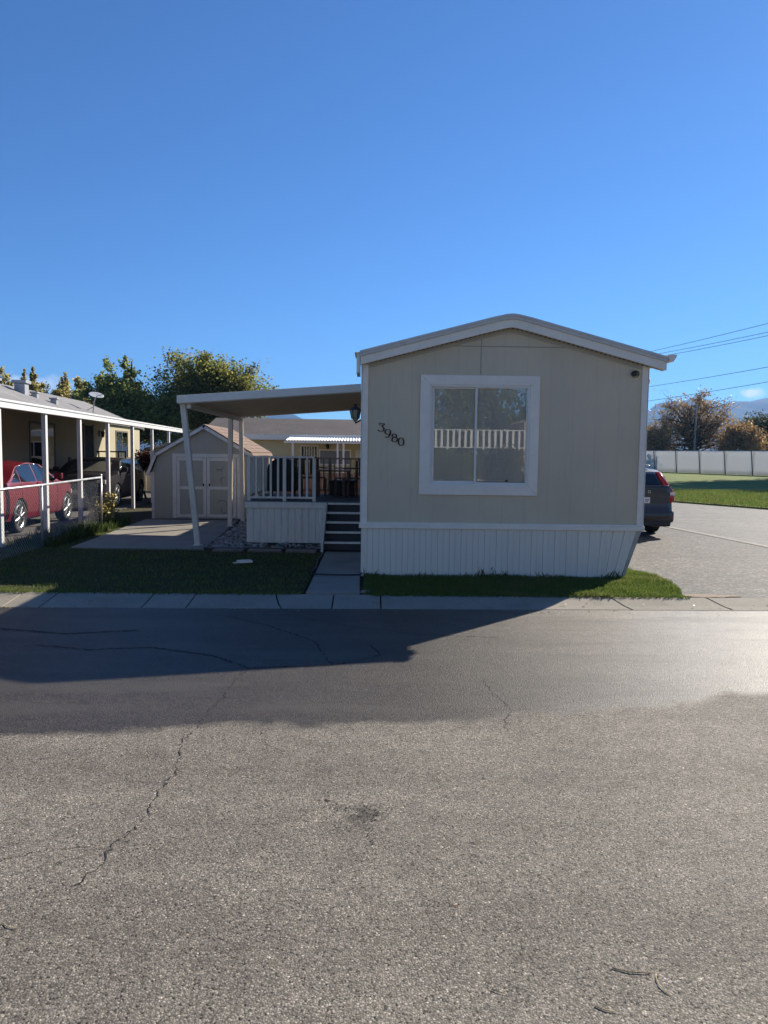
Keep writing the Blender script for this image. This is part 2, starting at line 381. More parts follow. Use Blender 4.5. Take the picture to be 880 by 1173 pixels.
for pts,w in cracks:
    P=[Vector((*p,0)) for p in pts]; fine=[]
    for a,b in zip(P[:-1],P[1:]):
        nseg=max(2,int((b-a).length/.025))
        for k in range(nseg):
            q=a.lerp(b,k/nseg); fine.append(q+Vector((random.gauss(0,.009),random.gauss(0,.006),0)))
    fine.append(P[-1])
    for i,(a,b) in enumerate(zip(fine[:-1],fine[1:])):
        if random.random()<.10: continue
        d=(b-a).normalized(); n_=Vector((-d.y,d.x,0)); wa=w*random.uniform(.15,1)*.36; wb=w*random.uniform(.15,1)*.36
        a2=a-d*.003;b2=b+d*.003
        rd.add([(a2-n_*wa)+Vector((0,0,.003)),(a2+n_*wa)+Vector((0,0,.003)),(b2+n_*wb)+Vector((0,0,.003)),(b2-n_*wb)+Vector((0,0,.003))],[(0,1,2,3)],1)
# broken-up spot of lost stones
for k in range(120):
    x=random.gauss(.03,.05); y=3.38+random.gauss(0,.05)
    if k%3==0: x=-.12+random.gauss(0,.05); y=3.45+random.gauss(0,.03)
    if k%3==1: x=.02+random.gauss(0,.012); y=random.uniform(3.05,3.45)
    s_=random.uniform(.002,.005); a=random.uniform(0,3)
    rd.add([(x+s_*math.cos(a+t),y+s_*math.sin(a+t)*1.3,.003) for t in (0,1.4,3,4.6)],[(0,1,2,3)],1)
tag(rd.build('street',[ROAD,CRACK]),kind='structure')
# kerb of concrete slabs with open joints
kb=MB()
js=[-30,-24,-20,-16,-12.4,-10.6,-8.9,-7.3,-5.7,-3.96,-3.57,-2.48,-2.0,-1.09,-.42,.12,2.79,3.93,5.6,7.3]
for a,b in zip(js[:-1],js[1:]):
    g_=.008; sk0=.13 if a in(2.79,3.93,-1.09) else .0; sk1=.13 if b in(2.79,3.93,-1.09) else .0
    yo=lambda x:8.02+.0213*x; yi=lambda x:8.50+.005*x
    A=[(a+g_+sk0,yo(a),-.02),(a+g_+sk0,yo(a)+.004,.004),(a+g_+sk0*.6,yo(a)+.14,.020),(a+g_,yi(a),.068),(a+g_,yi(a),-.02)]
    B=[(b-g_+sk1,yo(b),-.02),(b-g_+sk1,yo(b)+.004,.004),(b-g_+sk1*.6,yo(b)+.14,.020),(b-g_,yi(b),.068),(b-g_,yi(b),-.02)]
    kb.add(A+B,[(i,(i+1)%5,(i+1)%5+5,i+5) for i in range(5)]+[(0,1,2,3,4),(5,6,7,8,9)])
tag(kb.build('kerb',CONC,None,.006),kind='structure')
sheet('yard_soil',[(-60,8.3),(7.1,8.52),(7.1,34),(-60,34)],-.02,.040,SOIL)
LAWN_L=[(-16,8.46),(-.78,8.5),(-.80,12.0),(-2.75,12.25),(-5.0,12.3),(-5.35,16.8),(-6.15,16.8),(-6.15,12.3),(-16,12.3)]
sheet('lawn_soil',LAWN_L,.03,.062,TURF)
LAWN_R=[(-.08,8.5),(3.66,8.52),(3.80,8.9),(3.92,9.5),(3.92,10.1),(3.75,10.75),(3.45,10.75),(3.4,9.95),(-.08,9.95)]
sheet('lawn_soil',LAWN_R,.03,.066,TURF)
sheet('walkway',[(-.745,8.52),(-.12,8.52),(-.14,9.66),(-.745,9.66)],.02,.085,CONC2,bevel=.008)
sheet('walkway',[(-.745,9.69),(-.14,9.69),(-.14,12.15),(-.745,12.15)],.02,.08,CONC2,bevel=.008)
for k,(a,b) in enumerate([(12.32,14.0),(14.015,15.6),(15.615,17.55)]):
    sheet('patio',[(-5.0-.05*(a-12.3)*1.2,a),(-2.78-.07*(a-12.3),a),(-2.78-.07*(b-12.3),b),(-5.0-.05*(b-12.3)*1.2,b)],.02,.082+.003*k,CONC2,bevel=.006)
DR=[(3.35,8.5),(7.45,8.54),(7.34,13.5),(7.0,16.8),(6.3,24),(6.3,30),(3.35,30)]
sheet('driveway',DR,-.02,.062,DRIVE)
ST=[(7.3,8.2),(60,9.0),(60,12.5),(26,13),(19,15.5),(15,19.5),(12.85,23.6),(11.2,26.8),(9.6,31),(8.6,36),(8.4,60),(2,60),(3,36),(4.6,24),(6.2,16.8),(6.6,13.5),(7.0,8.6)]
sheet('side_street',ST,-.02,.045,SIDE)
ge=MB()   # pale gutter strip between driveway and side street
pts=[(7.4,8.6),(7.3,13.5),(6.96,16.8),(6.2,24),(6.0,29)]
ge.add([(x,y,.070) for x,y in pts]+[(x+.17,y,.070) for x,y in pts],[(i,i+1,i+6,i+5) for i in range(4)])
tag(ge.build('gutter',mat('dusty_concrete',(.30,.275,.235),.9,.15,3,((.25,.22,.18),.5),b=.3)),kind='structure')
FG=[(60,12.4),(26.2,13),(19.1,15.5),(15.1,19.5),(12.95,23.6),(11.3,26.8),(9.7,31),(8.7,36),(8.5,60),(8.5,120),(90,120),(90,12)]
sheet('far_lawn',FG,-.02,.10,FARG)
sheet('far_lawn_front',[(-60,-40),(60,-40),(60,-4.0),(-60,-4.0)],-.025,.08,TURF)
sheet('bounce_driveway',[(-9,-4.02),(-1.2,-4.02),(-1.2,-12),(-9,-12)],.02,.095,CONC2)  # unseen pale concrete, added to bounce sunlight onto the home's front wall
fk=MB(); fk.box(-60,60,-4.0,-3.2,-.02,.1); tag(fk.build('kerb_opposite',CONC),kind='structure')
# turf blades
tag(blades('grass',LAWN_L,70000,(.018,.05),.0035,.055,GRASSM),'short dark green lawn in the shade left of the walkway','grass',kind='stuff')
tag(blades('grass',LAWN_R,60000,(.022,.055),.0032,.06,GRASSM),'bright green strip of lawn between kerb and white skirting','grass',kind='stuff')
edge=[(-12,8.40),(3.7,8.46),(3.72,8.56),(-12,8.52)]
tag(blades('grass_edge',[(-12,8.38),(-.82,8.43),(-.82,8.55),(-12,8.52)],5000,(.02,.05),.0035,.060,GRASSM,1.2),'ragged dark grass spilling over the kerb left of the walkway','grass',kind='stuff')
tag(blades('grass_edge',[(.0,8.44),(3.72,8.46),(3.76,8.56),(.0,8.56)],2600,(.02,.05),.0035,.060,GRASSM,1.2),'ragged grass spilling over the kerb in front of the white skirting','grass',kind='stuff')
tag(blades('tall_grass',[(-6.1,12.4),(-5.25,12.4),(-5.35,16.6),(-6.0,16.9)],5000,(.04,.22),.005,.05,GRASSD),'rank weedy grass under the chain link fence','grass',kind='stuff')
tag(blades('far_grass',[(12.9,23.7),(11.3,26.9),(9.8,31),(8.8,36),(22,36),(20,20),(16,20)],60000,(.05,.12),.012,.09,GRASSM),'sunlit green verge beyond the side street','grass',kind='stuff')
tag(blades('skirting_weeds',[(-.1,9.80),(3.4,9.80),(3.4,9.93),(-.1,9.93)],800,(.02,.10),.004,.06,GRASSD,.7,2.),'thin weeds sprouting along the foot of the white skirting','weeds',kind='stuff')
# gravel bed left of the deck, with edging board
gv=[]; gf=[]
bed=[(-2.78,12.45),(-.85,12.45),(-.85,13.28),(-2.25,13.28),(-2.3,17.6),(-3.05,17.6)]
p=np.array(bed); cnt=0
ico=bmesh.new(); bmesh.ops.create_icosphere(ico,subdivisions=1,radius=1); iv=np.array([v.co[:] for v in ico.verts]); ifc=np.array([[v.index for v in f.verts] for f in ico.faces]); ico.free()
VV=[];FF=[]
while cnt<1700:
    x,y=random.uniform(-3.1,-.8),random.uniform(12.4,17.6)
    if not inpoly(np.array([x]),np.array([y]),bed)[0]: continue
    if y<13.28 and x>-2.0 and random.random()<.75: cnt+=1; continue
    s_=random.uniform(.012,.045); sc=np.array([random.uniform(.7,1.5),random.uniform(.7,1.4),random.uniform(.4,.8)])*s_
    q=iv*(1+rng.uniform(-.2,.2,(12,1)))*sc; a=random.uniform(0,6.3); q=np.stack([q[:,0]*math.cos(a)-q[:,1]*math.sin(a),q[:,0]*math.sin(a)+q[:,1]*math.cos(a),q[:,2]],1)
    VV.append(q+np.array([x,y,.055+s_*.3])); FF.append(ifc+12*len(FF)); cnt+=1
GRAV=leafmat('gravel_stone',[(.40,.36,.31),(.25,.22,.19),(.50,.47,.43),(.32,.27,.22),(.16,.14,.13)],0,.85)
tag(npmesh('gravel',np.concatenate(VV),np.concatenate(FF),GRAV),'pale river gravel in the bed beside the deck skirt','gravel',kind='stuff')
ed=MB(); ed.box(-2.72,-.80,12.36,12.41,.04,.10); ed.box(-2.80,-2.74,12.36,12.45,.04,.10)
tag(ed.build('bed_edging',BLACKP,None,.005),'dark edging strip along the front of the gravel bed','edging')
for k,(x,w) in enumerate([(-2.35,.5),(-1.75,.55),(-1.15,.5)]):
    pv=MB(); pv.box(x-w/2,x+w/2,12.10,12.33,.05,.095)
    o=pv.build('paver',mat('paver_stone',(.24,.17,.13),.9,.2,6,b=.4),None,.012); o.rotation_euler.z=0
    tag(o,['left brown paver set in lawn before the gravel bed','middle brown paver set in lawn before the gravel bed','right brown paver set in lawn beside the walkway'][k],'paver',group='pavers before the gravel bed')
sn=MB(); sp=[(4.0+.42*math.cos(t)*random.uniform(.6,1.1),8.62+.12*math.sin(t)*random.uniform(.6,1.1),.0705) for t in np.linspace(0,6.0,22)]
sn.add(sp,[tuple(range(22))]); tag(sn.build('sand',mat('dry_sand',(.27,.20,.14),.95,.25,30,b=.5)),'small drift of dry orange sand at the lawn corner by the driveway','sand',kind='stuff')

# ================================================================== MAIN HOME
HY=9.85; BL=16.2; XL,XR=-.13,3.63; ZB=.76; XP=1.80
mh=thing('mobile_home','beige mobile home with white trim and house number 3980, facing the street','mobile home',(1.75,HY,0))
def hb(mb,name,m,**k):
    o=mb.build(name,m,mh,**k); o.matrix_parent_inverse=Matrix.Translation((-1.75,-HY,0)); return o
def rz_(x,off=0): # gable line height (underside)
    return (2.84+(3.36-2.84)*(1-abs(x-XP)/1.96))+off
WX0,WX1,WZ0,WZ1=.63,2.205,1.165,2.74   # window casing outer
ix0,ix1,iz0,iz1=.775,2.075,1.30,2.61     # opening
b=MB()
b.box(XL,ix0,HY,HY+.1,ZB-.05,2.80); b.box(ix1,XR,HY,HY+.1,ZB-.05,2.80)
b.box(ix0,ix1,HY,HY+.1,ZB-.05,iz0); b.box(ix0,ix1,HY,HY+.1,iz1,2.80)
b.prism([(XL,2.80),(XR,2.80),(XR,rz_(XR,.05)),(XP,rz_(XP,.05)),(XL,rz_(XL,.05))],HY,HY+.1,'Y')
b.box(XL,XL+.1,HY+.1,HY+BL,ZB-.05,2.84); b.box(XR-.1,XR,HY+.1,HY+BL,ZB-.05,2.84)
b.prism([(XL+.1,ZB-.05),(XR-.1,ZB-.05),(XR-.1,2.84),(XP,3.36),(XL+.1,2.84)],HY+BL-.1,HY+BL,'Y')
b.box(XL+.1,XR-.1,HY+.1,HY+BL-.1,ZB-.05,ZB+.05)
hb(b,'wall',SIDING)
# thin dark strips along the sheet joints above and below the window
b=MB()
for x in (1.42,): b.box(x-.004,x+.004,HY-.004,HY,2.76,3.22)
b.box(.95,2.75,HY-.006,HY,3.115,3.123)
hb(b,'seam_strip',mat('seam_dark',(.30,.27,.22),.8,.1))
# interior backing
b=MB(); b.box(XL+.11,XR-.11,HY+1.2,HY+1.22,ZB+.06,2.8); hb(b,'room_wall',mat('room_paint',(.5,.48,.44),.8))
# corner boards, belt, rake
b=MB(); b.box(XL-.012,XL+.075,HY-.022,HY-.0,ZB,2.86); b.box(XL-.018,XL-.0,HY-.022,HY+.09,ZB,2.86); hb(b,'corner_trim',WHITE,bevel=.004)
b=MB(); b.box(XR-.075,XR+.012,HY-.022,HY-.0,ZB,2.90); b.box(XR,XR+.018,HY-.022,HY+.09,ZB,2.88); hb(b,'corner_trim',WHITE,bevel=.004)
b=MB(); b.box(XL-.03,XR+.03,HY-.045,HY+.01,ZB-.05,ZB+.008); b.box(XL-.02,XR+.02,HY-.032,HY+.0,ZB+.008,ZB+.03); hb(b,'belt_trim',WHITE,bevel=.005)
RY=HY-.13
def rake(z_lo,z_hi,y0,y1,x0=-.16,x1=3.83,rnd=0.0):
    xs=[x0,x0+.6,XP-.25,XP-.08,XP,XP+.08,XP+.25,x1-.6,x1]
    zc=lambda x: 2.84+(3.365-2.84)*(1-abs(x-XP)/1.985)
    dz=lambda x: -rnd*max(0,1-abs(x-XP)/.12)
    top=[(x,zc(x)+z_hi+dz(x)) for x in xs]; bot=[(x,zc(x)+z_lo+dz(x)) for x in xs][::-1]
    m=MB(); P=bot+top; n=len(xs)
    vs=[(x,y0,z) for x,z in top]+[(x,y0,z) for x,z in bot[::-1]]+[(x,y1,z) for x,z in top]+[(x,y1,z) for x,z in bot[::-1]]
    fs=[]
    for i in range(n-1):
        fs+=[(i,i+1,n+i+1,n+i),(2*n+i,3*n+i,3*n+i+1,2*n+i+1),(i,2*n+i,2*n+i+1,i+1),(n+i,n+i+1,3*n+i+1,3*n+i)]
    fs+=[(0,n,3*n,2*n),(n-1,3*n-1,4*n-1,2*n-1)]
    return m.add(vs,fs)
hb(rake(-.002,.105,RY,RY+.025,rnd=.012),'fascia',WHITE,bevel=.003)
hb(rake(.105,.152,RY-.022,RY+.012,-.165,3.835,.02),'roof_edge_trim',TRIMG,bevel=.006)
b=rake(.145,.175,RY-.035,HY+BL+.13,-.17,3.84,.02); hb(b,'roof',TRIMG)
b=rake(.0,.02,RY+.026,HY-.001,-.15,3.82,.012)
n=60
for i in range(n):
    x=-.02+i*(3.62/(n-1)); z=2.84+(3.365-2.84)*(1-abs(x-XP)/1.985)-.002-.012*max(0,1-abs(x-XP)/.12)
    sl=math.atan2(.525,1.985)*(1 if x<XP else -1)
    M=Matrix.Translation((x,HY-.05,z))@Matrix.Rotation(-sl,4,'Y')
    b.box(-.008,.008,-.018,.018,-.004,.002,1,M)
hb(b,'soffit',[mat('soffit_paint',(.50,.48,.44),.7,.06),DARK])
# J strip under the fascia on the wall
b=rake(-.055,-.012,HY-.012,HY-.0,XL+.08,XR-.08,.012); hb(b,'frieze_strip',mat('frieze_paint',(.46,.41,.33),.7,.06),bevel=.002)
# gutters, ends open towards the street
def gutter(x0,s,z,name='gutter'):
    m=MB(); pr=[(0,.0),(.02,-.085),(.075,-.09),(.11,-.03),(.115,0),(.105,0),(.10,-.03),(.07,-.08),(.028,-.075),(.008,0)]
    m.prism([(x0+s*a,z+c) for a,c in pr],RY-.02,HY+BL,'Y'); m.prism([(x0+s*a,z+c) for a,c in [(0,0),(.02,-.085),(.075,-.09),(.11,-.03),(.115,0)]],RY-.021,RY-.012,'Y')
    return hb(m,name,WHITE)
gutter(3.835,1,3.03)
b=MB(); b.box(-.21,-.165,RY+.02,HY+.4,2.74,3.0); b.box(-.235,-.16,RY+.0,HY+.4,2.99,3.005); hb(b,'gutter_end',WHITE,bevel=.004)
# skirting: ribbed sheets; the last sheets at the right lean under the home
b=MB(); x=XL+.005; ztop=.715; zb=.06; i=0
widths=[.055,.012,.10,.012,.055,.012,.03,.012]; ribs=[]
prof=[]; x_=XL
while x_<XR:
    for w,dep in ((.080,0),(.0035,0),(.070,.007),(.0035,.007)):
        prof.append((x_,dep)); x_+=w
        if x_>=XR: break
prof.append((XR,0))
def lean(x,t):  # x shift at height fraction t (0 bottom)
    k=max(0,(x-2.75)/.88); return -.22*(1-t)*k**1.6*1.0
rows=[0,.15,.5,1]
for j in range(len(prof)-1):
    if abs(prof[j][1]-prof[j+1][1])>.001:
        P=[[(px+lean(px,t),HY-.0125-dep-.006*math.sin(px*9)*(1-t),zb+(ztop-zb)*t) for px,dep in prof[j:j+2]] for t in rows]
        b.grid(P,1)
P=[[(px+lean(px,t),HY-.012-dep-(.0)-.006*math.sin(px*9)*(1-t),zb+(ztop-zb)*t) for px,dep in prof] for t in rows]
b.grid(P)
P=[[(XR+lean(XR,t),HY+.0+yy,zb+(ztop-zb)*t) for yy in (0,BL)] for t in rows]; b.grid(P)
P=[[(XL,HY+yy,zb+(ztop-zb)*t) for yy in (0,BL)] for t in rows]; b.grid(P)
hb(b,'skirting',[SKIRT,SKIRTD])
# window
wn=bpy.data.objects.new('window',None); COL.objects.link(wn); wn.parent=mh; wn.location=(1.42-1.75,0,1.95)
def wb(mb,name,m,**k):
    o=mb.build(name,m,wn,**k); o.matrix_parent_inverse=Matrix.Translation((-1.42,-HY,-1.95)); return o
def quadframe(x0,x1,z0,z1,t,y0,y1,mit=.0):
    m=MB()
    for poly in ([(x0,z0),(x1,z0),(x1-t,z0+t),(x0+t,z0+t)],[(x1,z0+mit),(x1,z1-mit),(x1-t,z1-t),(x1-t,z0+t)],[(x0,z1),(x1,z1),(x1-t,z1-t),(x0+t,z1-t)],[(x0,z0+mit),(x0,z1-mit),(x0+t,z1-t),(x0+t,z0+t)]):
        m.prism(poly,y0,y1,'Y')
    return m
wb(quadframe(WX0,WX1,WZ0,WZ1,.125,HY-.032,HY-.002,.002),'casing',WHITE,bevel=.003)
wb(quadframe(WX0+.118,WX1-.118,WZ0+.118,WZ1-.118,.036,HY-.022,HY+.05,.001),'frame',VINYL,bevel=.003)
MX=1.385
m=quadframe(ix0+.012,MX+.022,iz0+.012,iz1-.012,.036,HY+.012,HY+.034,.001); wb(m,'sash',VINYL,bevel=.003)
m=quadframe(MX-.028,ix1-.008,iz0+.008,iz1-.008,.030,HY-.008,HY+.009,.001); wb(m,'sash',VINYL,bevel=.003)
GL=glassmat('window_glass',(1,1,1),.14,.0)
m=MB(); m.add([(ix0+.04,HY+.022,iz0+.04),(MX,HY+.022,iz0+.04),(MX,HY+.022,iz1-.04),(ix0+.04,HY+.022,iz1-.04)],[(0,1,2,3)]); wb(m,'pane',GL)
m=MB(); m.add([(MX,HY,iz0+.03),(ix1-.03,HY,iz0+.03),(ix1-.03,HY,iz1-.03),(MX,HY,iz1-.03)],[(0,1,2,3)]); wb(m,'pane',GL)
BLD=mat('blind_slat',(.95,.92,.84),.5,.05,2)
m=MB(); z=iz0+.07
while z<iz1-.02:
    m.add([(ix0+.02,HY+.038,z),(ix1-.01,HY+.038,z),(ix1-.01,HY+.054,z+.025),(ix0+.02,HY+.054,z+.025)],[(0,1,2,3)]); z+=.0215
for x in (.95,1.2,1.6,1.95): m.box(x-.002,x+.002,HY+.036,HY+.0375,iz0+.06,iz1-.02)
m.box(ix0+.03,ix1-.02,HY+.037,HY+.06,iz0+.045,iz0+.068)
wb(m,'blind',BLD)
m=MB(); m.box(1.78,1.81,HY-.022,HY-.009,iz0+.045,iz0+.07); wb(m,'latch',BLACKP,bevel=.003)
# digits: strokes heavy on the uprights, thin on the flats
def arc(cx,cz,rx_,rz2,a0,a1,n=14): return [(cx+rx_*math.cos(R(a0+(a1-a0)*i/n)),cz+rz2*math.sin(R(a0+(a1-a0)*i/n))) for i in range(n+1)]
D={'3':[[(-.30,.72),(-.34,.97),(.34,.97)],[(.34,.97),(-.02,.60)]+arc(-.02,.28,.36,.32,80,-90)+arc(-.08,.14,.26,.16,-90,-170)],
   '9':[arc(0,.68,.34,.30,0,360,24),[(.34,.68),(.33,.45),(.20,.15)]+arc(-.06,.14,.22,.16,-20,-150)],
   '8':[arc(0,.75,.26,.23,0,360,22),arc(0,.27,.34,.28,0,360,24)],
   '0':[arc(0,.5,.33,.48,0,360,28)]}
hn=bpy.data.objects.new('house_number',None); COL.objects.link(hn); hn.parent=mh; hn.location=(0,0,0); hn.matrix_parent_inverse=Matrix.Translation((-1.75,-HY,0))
for ch,cx,cz,tilt in (('3',.125,2.047,-10),('9',.207,1.967,-6),('8',.298,1.910,6),('0',.385,1.860,4)):
    m=MB(); hgt=.106
    for st in D[ch]:
        P=[Vector((x*hgt,0,(z-.5)*hgt)) for x,z in st]
        rot=Matrix.Rotation(R(-tilt),4,'Y'); P=[rot@q for q in P]
        Ls=[];Rs=[]
        for i,q in enumerate(P):
            d=(P[min(i+1,len(P)-1)]-P[max(i-1,0)]).normalized(); n_=Vector((-d.z,0,d.x)); w=.0032+.0070*abs(d.z)**1.3
            Ls.append(q+n_*w); Rs.append(q-n_*w)
        for i in range(len(P)-1):
            vs=[]
            for yy in (-.012,-.004): vs+=[Vector((cx,HY+yy,cz))+k for k in (Ls[i],Ls[i+1],Rs[i+1],Rs[i])]
            m.add(vs,[(0,1,2,3),(7,6,5,4),(0,4,5,1),(2,6,7,3),(1,5,6,2),(0,3,7,4)])
    m.build('digit',BLACKM,hn)
# camera under the right eave, flood lamp on the side, wall lantern on the left side
sc_=MB(); sc_.lathe([(0.001,-.075),(.028,-.074),(.034,-.06),(.034,-.0),(.02,.01)],(3.44,HY,2.79),'Y',20); cm_=hb(sc_,'security_camera',BLACKP,smooth=True)
sc_=MB(); sc_.lathe([(.036,-.045),(.040,-.04),(.040,0),(.05,.0)],(3.47,HY,2.79),'Y',20); hb(sc_,'camera_mount',WHITE,smooth=True)
sc_=MB(); sc_.box(3.655,3.73,HY+.25,HY+.33,2.46,2.60); hb(sc_,'side_camera',BLACKP,bevel=.006)
sc_=MB(); sc_.lathe([(.03,-.05),(.05,-.02),(.05,.03),(.02,.06)],(3.69,HY+.2,2.72),'Z',16); hb(sc_,'side_lamp',WHITE,smooth=True)
lm=MB(); c=(-.27,12.0,2.33)
lm.lathe([(.0,.16),(.03,.15),(.02,.12),(.085,.08),(.09,.06)],c,'Z',10); lm.lathe([(.085,.06),(.06,-.07),(.02,-.12),(.0,-.15)],c,'Z',10,1)
for k in range(6):
    t=k*math.pi/3; lm.tube([(c[0]+.088*math.cos(t),c[1]+.088*math.sin(t),c[2]+.06),(c[0]+.06*math.cos(t),c[1]+.06*math.sin(t),c[2]-.08)],.006,5)
lm.tube([(-.14,12.0,2.28),(-.2,12.0,2.22),(-.27,12.0,2.18)],.012,6); lm.box(-.15,-.13,11.93,12.07,2.18,2.44)
hb(lm,'wall_lantern',[BLACKM,mat('lantern_glass',(.35,.33,.25),.25)])

# ================================================================== PATIO AWNING
aw=thing('patio_awning','white flat metal patio awning on three posts, joined to the left side of the home','awning',(-1.6,14.8,0))
def ab(mb,name,m,par=None,**k):
    o=mb.build(name,m,par or aw,**k); o.matrix_parent_inverse=Matrix.Translation((1.6,-14.8,0)); return o
Y0,Y1=12.28,17.35; AX0,AX1=-3.16,-.19
zu=lambda x:2.50+(2.73-2.50)*(x-AX0)/(AX1-AX0)  # underside
m=MB(); n=20
for i in range(n):  # interlocking pans
    a=Y0+.05+(Y1-Y0-.1)*i/n; b_=Y0+.05+(Y1-Y0-.1)*(i+1)/n
    for yy0,yy1,dz in ((a,b_-.02,0),(b_-.02,b_,-.018)):
        m.add([(x,y,zu(x)+dz+h) for h in (0.01,.03) for (x,y) in ((AX0+.05,yy0),(AX1,yy0),(AX1,yy1),(AX0+.05,yy1))],[(0,1,2,3),(4,7,6,5),(0,4,5,1),(2,6,7,3),(1,5,6,2),(0,3,7,4)])
ab(m,'roof_pan',PANUND)
def band(y0,y1,lo,hi):
    q=MB(); q.prism([(AX0,zu(AX0)+lo),(AX1,zu(AX1)+lo),(AX1,zu(AX1)+hi),(AX0,zu(AX0)+hi)],y0,y1,'Y'); return q
ab(band(Y0-.02,Y0+.04,-.025,.105),'front_fascia',WHITE,bevel=.008)
ab(band(Y0+.01,Y0+.05,-.035,-.025),'front_lip',TRIMG)
ab(band(Y1-.04,Y1+.02,-.02,.10),'rear_fascia',WHITE,bevel=.008)
m=MB(); m.box(AX0-.03,AX0+.05,Y0-.03,Y1+.03,2.475,2.605); ab(m,'side_gutter',WHITE,bevel=.01)
m=MB(); m.box(AX0+.10,AX0+.17,Y0+.1,Y1-.1,2.40,2.485); ab(m,'beam',WHITE_W,bevel=.005)
def post(par,fn,x0,y0,z0,x1,y1,z1,w=.038,m_=WHITE_W):
    q=MB(); 
    # channel-section post: two flanges and a web
    for dx0,dx1,dy0,dy1 in ((-w,w,-w,-w+.008),(-w,w,w-.008,w),(-.006,.006,-w+.008,w-.008),(-w,-w+.008,-w+.008,w-.008)):
        vs=[(x0+a,y0+b,z0) for a,b in ((dx0,dy0),(dx1,dy0),(dx1,dy1),(dx0,dy1))]+[(x1+a,y1+b,z1) for a,b in ((dx0,dy0),(dx1,dy0),(dx1,dy1),(dx0,dy1))]
        q.add(vs,[(0,1,2,3),(7,6,5,4),(0,4,5,1),(1,5,6,2),(2,6,7,3),(3,7,4,0)])
    q.box(x0-w*1.6,x0+w*1.6,y0-w*1.6,y0+w*1.6,z0,z0+.008)
    return fn(q,'post',m_)
po=post(aw,ab,-2.99,12.80,.082,-3.135,12.45,2.48,.045); po['label']='front post leaning outward at the top'
post(aw,ab,-3.06,16.1,.085,-3.02,16.0,2.42,.045); post(aw,ab,-3.0,17.35,.06,-3.02,17.25,2.45,.045)
# ================================================================== DECK
dk=thing('deck','raised grey deck with ribbed white skirt, railings and steps beside the home','deck',(-1.5,14.3,0))
def db(mb,name,m,par=None,**k):
    o=mb.build(name,m,par or dk,**k); o.matrix_parent_inverse=Matrix.Translation((1.5,-14.3,0)); return o
DX0,DX1,DS,DY0,DY1=-2.24,-.17,-.80,13.35,15.75
m=MB()
for i in range(22):
    a=DY0+(DY1-DY0)*i/22; m.box(DX0,DX1,a,a+.10,.80,.828)
db(m,'decking',mat('deck_boards',(.10,.11,.12),.7,.2,3,b=.3),bevel=.003)
m=MB(); m.box(DX0-.02,DS,DY0-.035,DY0-.008,.70,.81); m.box(DX0-.03,DX0-.0,DY0-.03,DY1,.70,.81); db(m,'rim_board',WHITE_W,bevel=.004)
pf=[];x_=DX0
while x_<DS:
    for w,dep in ((.06,0),(.010,0),(.045,.014),(.010,.014)):
        pf.append((x_,dep)); x_+=w
m=MB(); m.grid([[(min(px,DS),DY0+.005-dep,z) for px,dep in pf] for z in (.07,.70)])
pf2=[];y_=DY0
while y_<DY1:
    for w,dep in ((.06,0),(.010,0),(.045,.014),(.010,.014)):
        pf2.append((y_,dep)); y_+=w
m.grid([[(DX0-dep,y,z) for y,dep in pf2] for z in (.07,.70)])
m.grid([[(DS,y,z) for y in (DY0-.0,DY0+1.2)] for z in (.07,.79)])
db(m,'deck_skirt',WHITE_W)
m=MB(); m.box(DX0+.1,DX0+.104,DY0-.02,DY0+.0,.2,.36); 
# steps
stp=bpy.data.objects.new('steps',None); COL.objects.link(stp); stp.parent=dk
for k in range(5):
    z=.81-.146*k; y=DY0-.01-.25*k
    if k:
        m=MB(); m.box(DS+.02,DX1,y-.02,y+.26,z-.03,z-.002); o=m.build('tread',mat('tread_boards',(.07,.065,.06),.8,.2,5),stp); o.matrix_parent_inverse=Matrix.Translation((1.5,-14.3,0))
    m=MB(); m.box(DS+.02,DX1,y-.045,y-.022,z-.036,z+.0); o=m.build('nosing',WHITE_W,stp,bevel=.003); o.matrix_parent_inverse=Matrix.Translation((1.5,-14.3,0))
    m=MB(); m.box(DS+.02,DX1,y+.0,y+.015,z-.146,z-.035); o=m.build('riser',mat('riser_boards',(.06,.055,.05),.8,.25,4,b=.3),stp); o.matrix_parent_inverse=Matrix.Translation((1.5,-14.3,0))
m=MB(); m.prism([(DY0,.07),(DY0,.80),(DY0-.1,.80),(DY0-1.22,.20),(DY0-1.22,.07)],DS-.02,DS+.015,'X'); o=m.build('stringer',WHITE_W,stp); o.matrix_parent_inverse=Matrix.Translation((1.5,-14.3,0))
# railings
def railing(x0,y0,x1,y1,n,zf,zt,name,m_,bw=.018,posts=(0,1),w=.03):
    a=Vector((x0,y0,0)); d=Vector((x1,y1,0))-a; Lh=d.length; ang=math.atan2(d.y,d.x)
    M=Matrix.Translation(a)@Matrix.Rotation(ang,4,'Z'); q=MB()
    q.box(0,Lh,-w,w,zt-.035,zt,0,M); q.box(0,Lh,-.02,.02,zf+.07,zf+.105,0,M)
    for i in range(1,n): 
        x=Lh*i/n; q.box(x-bw,x+bw,-.018,.018,zf+.105,zt-.035,0,M)
    for f in posts:
        x=Lh*f; q.box(x-.03,x+.03,-.03,.03,zf-.0,zt-.036,0,M)
    return q
db(railing(DX0+.04,DY0+.03,-1.03,DY0+.03,9,.80,1.635,'r',WHITE_W,posts=(0,.42*1.2+.04,1)),'railing',WHITE_W,bevel=.003)
db(railing(DX0+.04,DY0+.07,DX0+.04,DY1-.05,10,.828,1.63,'r',WHITE_W,posts=(1,)),'railing',WHITE_W,bevel=.003)
TAN=mat('tan_wood',(.40,.31,.21),.7,.15,5)
db(railing(DX0+.1,DY1-.04,DX1-.05,DY1-.04,17,.828,1.60,'r',TAN,.012,posts=(.33,.66,1),w=.035),'railing',TAN,bevel=.002)
dk_items=[]
